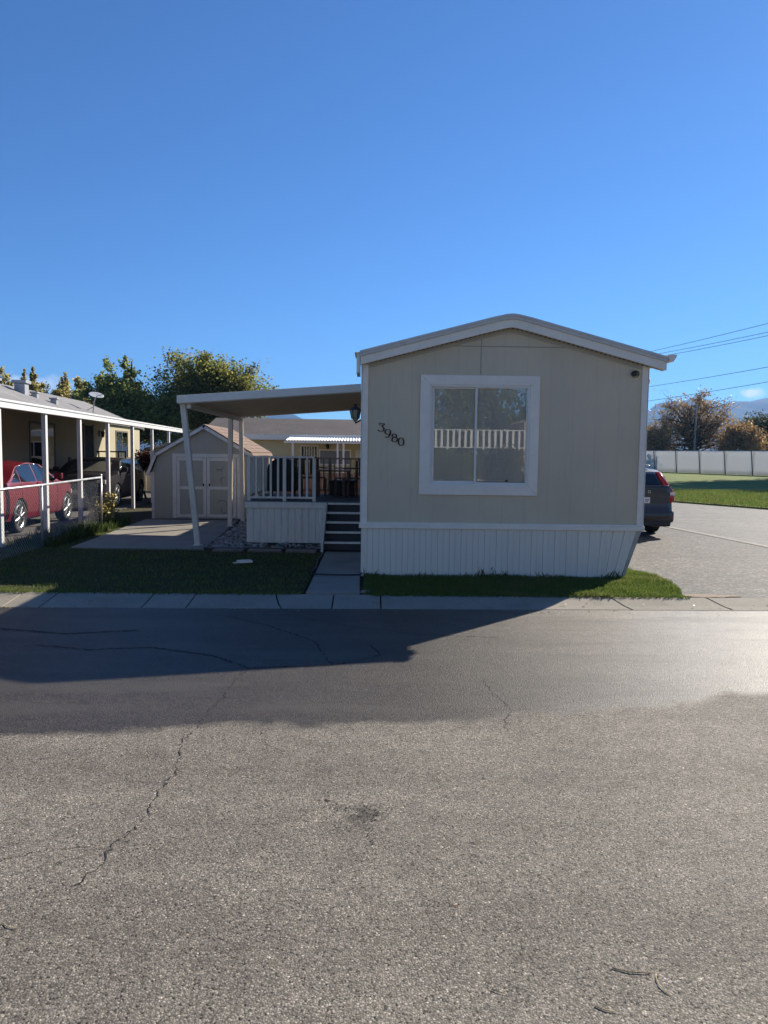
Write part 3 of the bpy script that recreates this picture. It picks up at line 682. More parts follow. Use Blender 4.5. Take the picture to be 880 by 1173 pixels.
# covered grill
gr=thing('covered_grill','rounded black covered grill standing on the deck behind the front railing','grill',(-1.73,14.5,.828))
m=MB(); P=[]
for i in range(9):
    t=i/8*math.pi; 
pr=[(-.28,0.12),(-.28,.52)]+[(.28*math.cos(R(180-a)),.52+.24*math.sin(R(a))) for a in range(15,180,15)]+[(.28,.52),(.28,.12)]
m.prism(pr,-.22,.22,'Y'); m.build('cover',mat('black_canvas',(.012,.012,.013),.65,.3,5,b=.4),gr,bevel=.03,seg=3)
for sx in (-1,1):
    for sy in (-1,1):
        m=MB(); m.tube([(sx*.22,sy*.16,0),(sx*.22,sy*.16,.14)],.015,8); m.build('leg',BLACKM,gr)
# patio furniture
WD=mat('brown_wood',(.13,.075,.045),.6,.25,5); WD2=mat('red_brown_wood',(.22,.09,.06),.6,.2,5)
tb=thing('patio_table','low brown wooden table on the deck before the rear railing','table',(-.78,15.15,.828))
m=MB()
for i in range(6): m.box(-.36,.36,-.27+i*.09,-.27+i*.09+.08,.50,.525)
m.build('table_top',WD2,tb,bevel=.004)
for sx in (-1,1):
    for sy in (-1,1):
        m=MB(); m.box(sx*.31-.025,sx*.31+.025,sy*.22-.025,sy*.22+.025,0,.50); m.build('leg',WD,tb,bevel=.003)
def chair(label,x,y,rz):
    t=thing('patio_chair',label,'chair',(x,y,.828),rz,'wooden chairs on the deck')
    m=MB()
    for i in range(5): m.box(-.25,.25,-.24+i*.1,-.24+i*.1+.085,.36,.385)
    m.build('seat',WD,t,bevel=.003)
    m=MB()
    for i in range(6): m.box(-.24+i*.084,-.24+i*.084+.055,.25,.275,.42,.74)
    m.box(-.27,.27,.243,.282,.72,.78); m.build('backrest',WD2,t,bevel=.003)
    for sx in (-1,1):
        for sy in (-1,1):
            m=MB(); m.box(sx*.25-.02,sx*.25+.02,sy*.22-.02,sy*.22+.02,0,.36 if sy<0 else .72); m.build('leg',WD,t,bevel=.003)
        m=MB(); m.box(sx*.27-.03,sx*.27+.03,-.24,.25,.56,.58); m.build('armrest',WD,t,bevel=.003)
    return t
chair('brown slatted chair next to the covered grill',-1.25,15.1,R(25)); chair('brown slatted chair beside the home wall',-.42,14.75,R(-70))
dh=MB(); dh.box(-.45,.05,-.2,.2,0,.26); dh.box(-.47,.07,-.22,.22,.26,.31)
o=dh.build('storage_box',mat('dark_brown_box',(.035,.025,.02),.6,.2),None,.015); o.location=(-.40,15.45,.83); tag(o,'low dark storage box on the deck under the rear railing','box')
# ================================================================== SHED
sh=thing('garden_shed','tan gambrel shed with double doors trimmed in white at the end of the patio','shed',(-4.03,18.05,.06))
def sb(mb,name,m,par=None,**k): return mb.build(name,m,par or sh,**k)
W2=1.28; zk=1.60; ze=1.13; zp=2.26; xk=1.13   # local: centre x=0
LEN=3.3
out=[(-W2,0),(W2,0),(W2,ze),(xk*.985,zk-.02),(0,zp-.03),(-xk*.985,zk-.02),(-W2,ze)]
m=MB(); m.prism(out,0,LEN,'Y'); sb(m,'wall',SHEDM)
def slope(x0,z0,x1,z1,y0,y1,t=.02):
    d=Vector((x1-x0,0,z1-z0)).normalized(); n_=Vector((-d.z,0,d.x)); 
    if n_.z<0: n_=-n_
    q=MB(); A=Vector((x0,0,z0));B=Vector((x1,0,z1)); vs=[]
    for y in (y0,y1):
        for P in (A+n_*.004,B+n_*.004,B+n_*(t+.004),A+n_*(t+.004)): vs.append((P.x,y,P.z))
    return q.add(vs,[(0,1,2,3),(7,6,5,4),(0,4,5,1),(1,5,6,2),(2,6,7,3),(3,7,4,0)])
m=MB()
for s in (1,-1):
    for seg_ in ((0,zp,s*xk,zk),(s*xk,zk,s*(W2+.05),ze-.02)):
        q=slope(seg_[0],seg_[1],seg_[2],seg_[3],-.12,LEN+.1,.022); m.add(q.v,q.f)
# shingle courses on the upper right slope as real laps
for i in range(7):
    t=i/7; x=xk*t; z=zp+(zk-zp)*t
    x1=xk*(t+1/7); z1=zp+(zk-zp)*(t+1/7)
    q=slope(x,z+.022,x1,z1+.03,-.118,LEN+.098,.008); m.add(q.v,q.f)
sb(m,'roof',SHING)
TW=mat('shed_trim',(.78,.75,.66),.6,.08,4,((.35,.32,.3),.4)); 
m=MB()
for s in (1,-1):
    for a in ((0,zp-.01,s*(xk+.0),zk-.01),(s*xk,zk-.01,s*(W2+.045),ze-.02)):
        q=slope(a[0],a[1]-.075,a[2],a[3]-.075,-.135,-.112,.07); m.add(q.v,q.f)
sb(m,'rake_trim',TW)
m=MB(); m.box(-W2-.006,-W2+.06,-.016,0,0,ze); sb(m,'corner_trim',TW)
m=MB(); m.box(W2-.06,W2+.006,-.016,0,0,ze); sb(m,'corner_trim',TW)
m=MB(); dx0,dx1,dzt=-.78,.86,1.52
m.box(dx0,dx0+.09,-.02,-.001,0.02,dzt+.06); m.box(dx1-.09,dx1,-.02,-.001,0.02,dzt+.06); m.box(dx0+.09,dx1-.09,-.02,-.001,dzt-.02,dzt+.06); sb(m,'door_frame',TW)
mid=(dx0+dx1)/2
for a,b_,hx in ((dx0+.10,mid-.006,mid-.07),(mid+.006,dx1-.10,mid+.07)):
    m=MB(); m.box(a,b_,-.016,-.002,.04,dzt-.03); dr=sb(m,'door',SHEDM)
    m=MB(); t=.075
    m.box(a,a+t,-.028,-.017,.04,dzt-.03); m.box(b_-t,b_,-.028,-.017,.04,dzt-.03)
    for z in (.04,.72,dzt-.03-t): m.box(a+t,b_-t,-.028,-.017,z,z+t)
    o=m.build('door_trim',TW,dr)
    m=MB(); m.box(hx-.015,hx+.015,-.05,-.029,.80,.86); m.build('handle',BLACKM,dr)
    # old painted scrollwork flaking on the panels
    cx=(a+b_)/2
    for (cz,rr,a0,a1) in ((1.28,.09,200,380),(1.15,.06,20,200),(.34,.12,-30,160),(.22,.07,120,330),(.95,.07,60,250)):
        P=[(cx+.06*math.sin(cz*9)+rr*math.cos(R(a0+(a1-a0)*i/10)),-.0185,cz+rr*math.sin(R(a0+(a1-a0)*i/10))) for i in range(11)]
        m=MB(); m.tube(P,[.003+.004*math.sin(i/10*math.pi) for i in range(11)],5)
        m.build('scroll_stroke',mat('faded_brown_paint',(.20,.17,.15),.8,.3,8),dr)
# ================================================================== NEIGHBOUR SIDE (own frame)
NB=Matrix.Translation((-6.2,12.5,0))@Matrix.Rotation(R(3.6),4,'Z')
def nthing(name,label,cat,lx,ly,lz=0,rz=0,group=None):
    p_=NB@Vector((lx,ly,lz)); return thing(name,label,cat,p_,R(3.6)+rz,group)
sheet_=MB(); sheet_.box(-3.0,-.25,-8,22,-.02,.052); o=sheet_.build('carport_slab',concrete('stained_slab',(.13,.115,.10))); o.matrix_world=NB; tag(o,kind='structure')
cp=nthing('carport','long white carport roof on slim white posts beside the olive home','carport',0,8)
def cb(mb,name,m,**k):
    o=mb.build(name,m,cp,**k); o.matrix_parent_inverse=Matrix.Translation((0,-8,0)); return o
m=MB(); m.box(-.04,.05,-4,17.1,2.385,2.52); m.box(.05,.07,-4,17.1,2.49,2.53); cb(m,'beam',WHITE2,bevel=.006)
m=MB(); m.prism([(-.04,2.42),(-3.0,2.72),(-3.0,2.75),(-.04,2.45)],-4,16.7,'Y'); cb(m,'roof',mat('carport_metal',(.5,.5,.48),.5,.1))
m=MB(); m.box(-3.0,-.04,16.7,16.76,2.40,2.52); 
for y in (-2.1,.02,2.1,4.15,6.3,8.7,11.1,13.6,16.6):
    q=MB(); w=.055; q.box(-w,.0,y-.05,y+.05,.05,2.39); q.box(.0,.012,y-.055,y+.055,.05,2.39); q.box(-w-.012,-w,y-.055,y+.055,.05,2.39)
    cb(q,'post',WHITE2,bevel=.003)
nh=nthing('neighbour_home','olive and cream mobile home with grey shingle roof behind the white carport','mobile home',-5.5,8)
def nb(mb,name,m,par=None,**k):
    o=mb.build(name,m,par or nh,**k)
    if not par: o.matrix_parent_inverse=Matrix.Translation((5.5,-8,0))
    return o
WXn=-3.0; e0,e1=-6,21.8
m=MB(); m.box(WXn-5,WXn,e0,e1,.15,2.72); m.prism([(WXn-5,2.72),(WXn,2.72),(WXn-2.5,3.75)],e1-.05,e1,'Y'); nb(m,'wall',NEIGH)
m=MB(); m.prism([(WXn+.12,2.70),(WXn-2.5,3.80),(WXn-5.12,2.70),(WXn-5.12,2.76),(WXn-2.5,3.88),(WXn+.12,2.76)],e0-.2,e1+.25,'Y'); nb(m,'roof',SHINGR)
m=MB(); m.prism([(WXn+.14,2.62),(WXn-2.5,3.74),(WXn-5.14,2.62),(WXn-5.14,2.77),(WXn-2.5,3.89),(WXn+.14,2.77)],e1+.25,e1+.28,'Y'); nb(m,'rake_trim',WHITE)
GLD=glassmat('dark_window_glass',(.25,.28,.30),.12)
CURT=mat('curtain',(.5,.52,.52),.8,.05)
def nwin(y0,y1,z0,z1,cur,fr):
    w_=bpy.data.objects.new('window',None); COL.objects.link(w_); w_.parent=nh; w_.matrix_parent_inverse=Matrix.Translation((5.5,-8,0))
    q=MB(); t=.06
    q.box(WXn+.001,WXn+.03,y0,y1,z0,z0+t); q.box(WXn+.001,WXn+.03,y0,y1,z1-t,z1); q.box(WXn+.001,WXn+.03,y0,y0+t,z0+t,z1-t); q.box(WXn+.001,WXn+.03,y1-t,y1,z0+t,z1-t); q.box(WXn+.001,WXn+.025,(y0+y1)/2-.02,(y0+y1)/2+.02,z0+t,z1-t)
    q.build('frame',fr,w_)
    q=MB(); q.box(WXn+.012,WXn+.016,y0+t,y1-t,z0+t,z1-t); q.build('pane',GLD,w_)
    q=MB(); q.box(WXn+.002,WXn+.006,y0+t,y1-t,z0+t+(cur*(z1-z0)),z1-t); q.build('curtain',CURT,w_)
    q=MB(); q.box(WXn+.0015,WXn+.005,y0+t,y1-t,z0+t,z0+t+(cur*(z1-z0))); q.build('dark_interior',DARK,w_)
nwin(9.1,11.1,1.05,2.5,.5,mat('grey_frame',(.10,.10,.10),.5)); nwin(17.9,19.7,1.35,2.5,.0,mat('dark_brown_frame',(.16,.13,.10),.5))
m=MB(); m.box(WXn+.001,WXn+.03,13.9,14.85,.5,2.55); d_=nb(m,'door',DARK)
m=MB(); m.box(WXn+.001,WXn+.05,13.8,13.9,.5,2.6); m.box(WXn+.001,WXn+.05,14.85,14.95,.5,2.6); nb(m,'door_trim',mat('grey_frame',(.10,.10,.10),.5))
m=MB(); m.lathe([(.0,.12),(.08,.06),(.07,.02),(.05,-.12),(0,-.14)],(WXn+.14,15.7,2.3),'Z',8); m.box(WXn+.001,WXn+.03,15.64,15.76,2.2,2.42); m.box(WXn+.03,WXn+.14,15.69,15.71,2.38,2.40); nb(m,'porch_lamp',BLACKM)
m=MB(); m.box(WXn+.001,WXn+.06,12.3,12.5,1.15,1.45); nb(m,'meter_box',mat('grey_box',(.12,.12,.12),.6))
# entry landing rail
m=MB()
for z in (1.35,1.62): m.box(WXn+.05,WXn+1.1,15.2,15.25,z,z+.05)
for x in (.1,.45,.8,1.06): m.box(WXn+x,WXn+x+.04,15.2,15.25,.1,1.62)
m.box(WXn+.05,WXn+1.1,13.8,15.3,.5,.56)
nb(m,'porch_railing',mat('dark_rail',(.03,.028,.025),.6))
for (y,xo,zz,s_) in ((11.0,-1.75,3.50,1.0),(13.4,-1.85,3.55,1.25),(14.6,-1.2,3.25,.75),(13.9,-1.6,3.42,.7)):
    m=MB(); m.box(WXn+xo-.14*s_,WXn+xo+.14*s_,y-.14*s_,y+.14*s_,zz-.25,zz+.28*s_); m.box(WXn+xo-.19*s_,WXn+xo+.19*s_,y-.19*s_,y+.19*s_,zz+.29*s_,zz+.37*s_); nb(m,'roof_vent',mat('vent_metal',(.33,.34,.36),.5,.1),bevel=.01)
sdsh=MB(); bx,by,bz_=WXn-.9,18.0,3.12
sdsh.tube([(bx,by,bz_),(bx+.05,by,bz_+.5),(bx+.15,by-.05,bz_+.72)],.022,8); sdsh.tube([(bx+.02,by,bz_+.3),(bx-.25,by,bz_+.15)],.014,6); sdsh.tube([(bx+.15,by-.05,bz_+.72),(bx+.5,by-.35,bz_+.78)],.012,6)
mast=nb(sdsh,'dish_mast',mat('grey_metal',(.3,.3,.31),.5))
m=MB(); prof=[(r_,.35*r_*r_) for r_ in (0,.08,.14,.20,.26,.29)]
m.lathe(prof+[(.295,.034)]+[(r_,.35*r_*r_+.012) for r_ in (.26,.14,0)],(0,0,0),'Z',28)
o=nb(m,'satellite_dish',mat('dish_grey',(.45,.45,.46),.5,.05),smooth=True); o.matrix_parent_inverse=Matrix.Translation((5.5,-8,0))@Matrix.Translation((bx+.15,by-.05,bz_+.75))@Matrix.Rotation(R(22),4,'X')@Matrix.Rotation(R(15),4,'Y')
# chain link fence
cf=nthing('chain_link_fence','low galvanised chain link fence with a top rail beside the carport','fence',.66,0)
def fb(mb,name,m,**k): return mb.build(name,m,cf,**k)
m=MB(); m.tube([(-.06,-5,1.10),(0,0,1.10),(.07,3.1,1.13)],.021,8); fb(m,'top_rail',GALV,smooth=True)
for x,y,h in ((-.06,-5,1.1),(-.03,-2.5,1.1),(0,0,1.08),(.07,3.1,1.16)):
    m=MB(); m.tube([(x,y,.03),(x,y,h)],.022,8); m.lathe([(.026,0),(.026,.02),(.0,.045)],(x,y,h),'Z',10); fb(m,'post',GALV,smooth=True)
m=MB(); s_=.075
y=-5.0
while y<3.1:
    for sg in (1,-1):
        P=[]
        a=0.0
        ys=y if sg>0 else y
        z0,z1=.06,1.09
        y_end=y+sg*(z1-z0)
        c0_,c1_=(y,z0),(y_end,z1)
        def clip(p0,p1,lo,hi):
            (ya,za),(yb,zb_)=p0,p1; t0,t1=0,1
            d=yb-ya
            for lim,s in ((lo,1),(hi,-1)):
                f0=(ya-lim)*s; f1=(yb-lim)*s
                if f0<0 and f1<0: return None
                if f0<0: t0=max(t0,f0/(f0-f1))
                if f1<0: t1=min(t1,f0/(f0-f1))
            return [(ya+d*t,za+(zb_-za)*t) for t in (t0,t1)] if t1>t0 else None
        c_=clip(c0_,c1_,-5,3.1)
        if c_: m.tube([(.008+.02*(a_/3),a_,b2) for a_,b2 in c_],.0012,3,cap=False)
    y+=s_
fb(m,'wire_mesh',GALV)
# ================================================================== CARS
RUB=mat('tyre_rubber',(.015,.015,.015),.85,.2); RIM=mat('alloy_rim',(.55,.55,.56),.28,.05,metal=.9); CARGL=glassmat('car_glass',(.05,.06,.065),.10)
CGL2=mat('dark_car_glass',(.012,.014,.016),.06,.05)
REDL=mat('red_lens',(.45,.01,.012),.15,.05,coat=.5); CLRL=mat('clear_lens',(.75,.72,.70),.12,.05,coat=.6)
def carpaint(n,c): return mat(n,c,.38,.04,3,metal=.15,coat=.45)
def lerp_table(T,y):
    if y<=T[0][0]: return T[0][1]
    for (a,va),(b_,vb) in zip(T[:-1],T[1:]):
        if y<=b_:
            t=(y-a)/(b_-a); t=t*t*(3-2*t)*.35+t*.65; return va+(vb-va)*t
    return T[-1][1]
def make_car(name,label,loc,rz,length,width,top,belt,bottom,wheels,paint,wins,glassF=None,glassR=None,wr=.32,pl=None,lamps='front',half_roof=.80,rimstyle=5,group=None,greyed=False):
    """local: car runs along +Y from 0 (rear) to length (front); x is across"""
    car=thing(name,label,'car',loc,rz,group)
    hw=width/2; bt=belt
    def plan(y):
        f=min(1,max(0,y)/.55); g_=min(1,max(0,length-y)/.85)
        return hw*(1-.13*(1-f)**2.2)*(1-.20*(1-g_)**2.2)
    def topz(y): return lerp_table(top,y)
    def Wd(y,z):
        p=plan(y)
        if z<=bt:
            t=(z-.2)/(bt-.2); return p*(.955+.045*math.sin(max(0,min(1,t))*math.pi*.95)) if z>.3 else p*.94
        tmax=max(.1,1.42-bt); t=(z-bt)/tmax; return p*(.957-(1-half_roof)*t**1.15)
    ys=[0,.02,.06,.13,.22,.33]+list(np.linspace(.45,length-.5,int(length*9)))+[length-.38,length-.27,length-.17,length-.09,length-.03,length]
    ring=[]
    for y in ys:
        zb=lerp_table(bottom,y); zt=topz(y)
        r_=[]
        r_.append((0,zb)); r_.append((Wd(y,zb)*.85,zb)); 
        shoulder=zt-.05 if zt>bt+.12 else zt-.035
        for t in (.08,.25,.45,.62,.78,.9,1.0):
            z=zb+(min(bt,shoulder)-zb)*t; r_.append((Wd(y,z),z))
        for t in (.2,.4,.6,.8,1.):
            z=min(bt,shoulder)+(shoulder-min(bt,shoulder))*t if shoulder>bt else shoulder
            wz=Wd(y,z) if shoulder>bt else Wd(y,shoulder)*(1-.02*t)
            r_.append((wz,z+ (0 if shoulder>bt else .004*t)))
        w1=r_[-1][0]
        for t in (.25,.5,.75,1.):
            x=w1*math.cos(t*math.pi/2)*(1) ; x=w1*(1-t**1.0*.0)-w1*t if False else w1*(1-t)
            r_.append((x,shoulder+ (zt-shoulder)*(1-(1-t)**2.4)))
        ring.append((y,r_))
    q=MB(); n=len(ring[0][1]); 
    vs=[]
    for y,r_ in ring:
        vs+=[(x,y,z) for x,z in r_]+[(-x,y,z) for x,z in r_[-2:0:-1]]
    k=2*n-2; m_=len(ring)
    fs=[(i*k+j,i*k+(j+1)%k,(i+1)*k+(j+1)%k,(i+1)*k+j) for i in range(m_-1) for j in range(k)]
    fs+=[tuple(range(k)),tuple(range((m_-1)*k,m_*k))[::-1]]
    q.add(vs,fs); body=q.build('body',[paint,DARK],car,smooth=True)
    # cut wheel arches
    cut=MB()
    for wy in wheels:
        for sx in (-1,1):
            cut.lathe([(0,0),(wr+.045,0),(wr+.045,.30),(0,.30)],(sx*hw-.15 if sx>0 else -hw-.15,wy,wr),'X',32)
    cme=cut.build('cut',DARK,car); bm=bmesh.new(); bm.from_mesh(cme.data); bmesh.ops.remove_doubles(bm,verts=bm.verts,dist=1e-5); bmesh.ops.recalc_face_normals(bm,faces=bm.faces); bm.to_mesh(cme.data); bm.free()
    bm=bmesh.new(); bm.from_mesh(body.data); bmesh.ops.remove_doubles(bm,verts=bm.verts,dist=1e-5); bmesh.ops.recalc_face_normals(bm,faces=bm.faces); bm.to_mesh(body.data); bm.free()
    md=body.modifiers.new('arch','BOOLEAN'); md.operation='DIFFERENCE'; md.object=cme; md.solver='EXACT'
    try: md.material_mode='TRANSFER'
    except Exception: pass
    bpy.context.view_layer.update(); dg=bpy.context.evaluated_depsgraph_get(); nm=bpy.data.meshes.new_from_object(body.evaluated_get(dg)); body.modifiers.clear(); body.data=nm
    bpy.data.objects.remove(cme)
    md=body.modifiers.new('es','EDGE_SPLIT'); md.split_angle=R(38)
    # side windows
    for (lo_,hi_) in wins:
        for sx in (-1,1):
            g_=MB(); P=[]
            for (ya,za),(yb,zb_) in zip(lo_,hi_):
                row=[]
                for t in (0,.33,.66,1): 
                    y=ya+(yb-ya)*t; z=za+(zb_-za)*t; row.append((sx*(Wd(y,z)+.006),y,z))
                P.append(row)
            g_.grid(P); g_.build('window',CGL2,car,smooth=True)
        for sx in (1,-1):  # bright surround
            g_=MB(); P=[(sx*(Wd(y,z)+.008),y,z) for y,z in hi_]
            g_.tube(P,.007,6); g_.build('window_trim',CHROME,car,smooth=True)
    def endglass(pts,name):
        g_=MB(); P=[]
        for (y,hwid) in pts:
            P.append([(hwid*a,y+ (0),topz(y)-.05*abs(a)**2.4*0+.006-.045*abs(a)**3) for a in np.linspace(-1,1,11)])
        g_.grid(P); return g_.build(name,mat('grey_glass',(.16,.16,.13),.25,.15) if greyed else CGL2,car,smooth=True)  # windscreen given one opaque grey tone
    if glassF: endglass(glassF,'windscreen')
    if glassR: endglass(glassR,'rear_window')
    # wheels
    for wy in wheels:
        for sx in (-1,1):
            w_=bpy.data.objects.new('wheel',None); COL.objects.link(w_); w_.parent=car; w_.location=(sx*(hw-.015),wy,wr)
            t_=MB(); rr=wr*.72; prof=[(rr,-.02),(rr+.02,-.0),(wr-.03,.004),(wr-.008,-.012),(wr,-.05),(wr,-.16),(wr-.02,-.2),(rr,-.2)]
            t_.lathe([(a,sx*b_) for a,b_ in prof],(0,0,0),'X',36); t_.build('tyre',RUB,w_,smooth=True)
            r2=MB(); r2.lathe([(rr,sx*-.02),(rr-.012,sx*-.008),(rr-.03,sx*-.02),(rr-.035,sx*-.10)],(0,0,0),'X',36)
            r2.lathe([(rr-.035,sx*-.10),(0,sx*-.10)],(0,0,0),'X',24,1)
            r2.lathe([(0,sx*-.004),(.04,sx*-.008),(.05,sx*-.03)],(0,0,0),'X',14)
            for s5 in range(rimstyle):
                for off in (-.14,.14):
                    a=2*math.pi*s5/rimstyle+off*1.2; a2=2*math.pi*s5/rimstyle+off*2.1
                    p0=Vector((sx*-.015,.04*math.cos(a),.04*math.sin(a))); p1=Vector((sx*-.018,(rr-.015)*math.cos(a2*1.0),(rr-.015)*math.sin(a2)))
                    r2.tube([p0,p1],[.016,.013],6)
            r2.build('rim',[RIM,DARK],w_,smooth=False)
    # mirrors & handles
    my=wins[-1][0][-1][0]-.12; 
    for sx in (-1,1):
        m=MB(); x=sx*(Wd(my,bt)+.02); m.box(min(x,x+sx*.17),max(x,x+sx*.17),my-.02,my+.09,bt+.02,bt+.15); m.box(min(x-sx*.03,x+sx*.02),max(x-sx*.03,x+sx*.02),my+.02,my+.06,bt+.0,bt+.05); m.build('mirror',paint,car,bevel=.03,seg=3)
        for wv in wins[-2:]:
            hy=wv[0][0][0]+.10
            m=MB(); m.box(min(sx*(Wd(hy,bt-.09)),sx*(Wd(hy,bt-.09)+.02)),max(sx*(Wd(hy,bt-.09)),sx*(Wd(hy,bt-.09)+.02)),hy,hy+.18,bt-.10,bt-.075); m.build('door_handle',CHROME,car,bevel=.006)
    # panel gaps down the sides
    m=MB()
    for wv in wins[-2:]:
        for yy in (wv[0][0][0]-.04,wv[0][-1][0]+.05):
            for sx in (-1,1):
                P=[(sx*(Wd(yy,z)+.002),yy,z) for z in np.linspace(.28,bt-.01,8)]; m.tube(P,.004,4)
    m.build('door_gap',DARK,car)
    car['_dims']=0; del car['_dims']
    return car,Wd,topz
# red saloon, seen from its right rear
topS=[(0,.72),(.03,.92),(.5,.99),(.75,1.02),(1.5,1.36),(2.1,1.42),(2.7,1.39),(3.5,1.0),(3.6,.98),(4.4,.88),(4.62,.72),(4.72,.55)]
botS=[(0,.34),(.2,.24),(1,.20),(3.8,.20),(4.5,.22),(4.72,.34)]
winS=[([(.98,1.01),(1.2,1.0),(1.38,1.0)],[(1.12,1.06),(1.28,1.18),(1.44,1.27)]),
      ([(1.44,1.0),(1.8,.99),(2.2,.985)],[(1.48,1.285),(1.8,1.335),(2.2,1.345)]),
      ([(2.26,.985),(2.7,.98),(3.0,.975),(3.28,.97)],[(2.26,1.345),(2.60,1.33),(2.88,1.19),(3.18,1.03)])]
p_=NB@Vector((-.55-.92,.92,.05))
red,Wr,Tr=make_car('parked_car','shiny red saloon parked under the white carport',p_,R(3.6),4.72,1.84,topS,.98,botS,(1.30,4.02-.02),carpaint('red_paint',(.17,.008,.018)),winS,glassF=[(2.75,.62),(3.0,.66),(3.25,.70),(3.48,.72)],glassR=[(.85,.58),(1.1,.58),(1.4,.55)],wr=.325)
def lampbox(car,name,m_,x0,x1,y0,y1,z0,z1,bev=.02):
    q=MB(); q.box(x0,x1,y0,y1,z0,z1); return q.build(name,m_,car,bevel=bev,seg=3)
for s in (-1,1):
    lampbox(red,'headlight',CLRL,min(s*.58,s*.80),max(s*.58,s*.80),4.38,4.62,.60,.72); lampbox(red,'taillight',REDL,min(s*.50,s*.80),max(s*.50,s*.80),-.015,.14,.68,.86)
lampbox(red,'bumper',MATS['red_paint'],-.76,.76,-.05,.12,.34,.56,.05); lampbox(red,'number_plate',WHITE,-.26,.26,-.022,-.002,.62,.74,.004)
# dark crossover facing the camera
topC=[(0,.80),(.03,1.0),(.1,1.10),(.5,1.36),(1.0,1.42),(2.2,1.44),(2.7,1.38),(3.45,1.02),(3.55,1.00),(4.2,.94),(4.42,.82),(4.5,.6)]
winC=[([(.45,1.03),(.7,1.02),(.95,1.02)],[(.55,1.20),(.72,1.32),(.97,1.34)]),([(1.02,1.02),(1.5,1.01),(1.95,1.0)],[(1.03,1.345),(1.5,1.36),(1.95,1.365)]),([(2.02,1.0),(2.5,1.0),(2.9,.99),(3.2,.99)],[(2.02,1.365),(2.45,1.35),(2.8,1.20),(3.1,1.05)])]
p_=NB@Vector((-.55-.91,8.2+4.5,.05))
drk,Wc,Tc=make_car('parked_car','dark crossover with dusty windscreen parked nose to nose with the red saloon',p_,R(183.6),4.5,1.82,topC,1.0,botS,(.85,3.55),carpaint('dark_paint',(.012,.009,.014)),winC,greyed=True,glassF=[(2.62,.62),(2.9,.66),(3.15,.69),(3.42,.72)],wr=.34)
for s in (-1,1): lampbox(drk,'headlight',CLRL,min(s*.56,s*.80),max(s*.56,s*.80),4.22,4.44,.70,.82)
lampbox(drk,'grille',DARK,-.5,.5,4.40,4.51,.50,.74,.02); lampbox(drk,'bumper',MATS['dark_paint'],-.78,.78,4.30,4.55,.26,.46,.05); lampbox(drk,'number_plate',WHITE,-.18,.18,4.52,4.56,.44,.55,.004)
# charcoal estate car on the driveway, tail to the camera
topW=[(0,.60),(.03,.78),(.07,.96),(.14,1.08),(.42,1.36),(.7,1.42),(2.4,1.46),(2.9,1.42),(3.7,1.03),(3.8,1.0),(4.55,.88),(4.75,.72),(4.82,.55)]
botW=[(0,.34),(.3,.26),(1,.22),(3.8,.22),(4.5,.24),(4.82,.34)]
winW=[([(.50,1.02),(.8,1.01),(1.2,1.0)],[(.66,1.28),(.85,1.335),(1.2,1.345)]),([(1.27,1.0),(1.7,1.0),(2.1,.99)],[(1.27,1.345),(1.7,1.36),(2.1,1.365)]),([(2.17,.99),(2.7,.99),(3.1,.985),(3.4,.98)],[(2.17,1.365),(2.6,1.36),(3.0,1.2),(3.3,1.05)])]
wag,Ww,Tw=make_car('parked_car','charcoal estate car on the driveway behind the right corner of the home',(5.33,15.05,.062),R(1.5),4.82,1.86,topW,.99,botW,(.98,3.78),carpaint('charcoal_paint',(.050,.046,.043)),winW,glassF=[(2.85,.62),(3.1,.66),(3.4,.70),(3.68,.72)],wr=.325,half_roof=.83)
PT=MATS['charcoal_paint']
m=MB(); P=[]
for z in np.linspace(.30,1.06,12):   # closed tailgate and bumper face
    y=0.0 if z<1.0 else .05
    P.append([(a*(Ww(.03,z)-.015),-.02-.075*max(0,1-abs(z-.45)/.16)*1.0-.03*(1-a*a)+(.03 if z<.33 else 0),z) for a in np.linspace(-1,1,17)])
m.grid(P); o=m.build('tailgate',PT,wag,smooth=True); md=o.modifiers.new('s','SOLIDIFY'); md.thickness=.05; md.offset=0
m=MB(); P=[[(a*(.73-.08*t),.10+.30*t-.03*(1-a*a)-.012,1.03+.30*t) for a in np.linspace(-1,1,13)] for t in np.linspace(0,1,6)]
m.grid(P); o=m.build('rear_window',CGL2,wag,smooth=True,solid=.01)
for s in (-1,1):
    m=MB(); path=[(s*.84,.02,.72),(s*.84,.03,.86),(s*.825,.07,.97),(s*.785,.17,1.10),(s*.735,.31,1.24),(s*.700,.40,1.33)]; rs=[(.10,.09),(.10,.09),(.085,.08),(.06,.07),(.055,.06),(.045,.05)]
    vs=[];k=10
    for (x,y,z),(a,b_) in zip(path,rs):
        for j in range(k):
            t=2*math.pi*j/k; vs.append((x-s*.02+math.copysign(abs(math.cos(t))**.7,math.cos(t))*a*(.62 if math.cos(t)*s>0 else 1.5*.8),y+math.sin(t)*b_*.9,z))
    m.add(vs,[(i*k+j,i*k+(j+1)%k,(i+1)*k+(j+1)%k,(i+1)*k+j) for i in range(5) for j in range(k)]+[tuple(range(k)),tuple(range(5*k,6*k))])
    tl=m.build('taillight',REDL,wag,smooth=True)
    m=MB(); m.box(min(s*.76,s*.86),max(s*.76,s*.86),-.085,-.05,.86,.92); m.build('clear_lens',CLRL,tl,bevel=.012)
    lampbox(wag,'reflector',REDL,min(s*.62,s*.84),max(s*.62,s*.84),-.105,-.085,.40,.425,.006)
lampbox(wag,'bumper',PT,-.86,.86,-.10,.10,.30,.56,.06); lampbox(wag,'lower_bumper',BLACKP,-.80,.80,-.085,.1,.22,.34,.04)
pltm=mat('plate_white',(.75,.76,.78),.4,.03)
pl_=lampbox(wag,'number_plate',pltm,-.10,.34,-.088,-.07,.70,.82,.004)
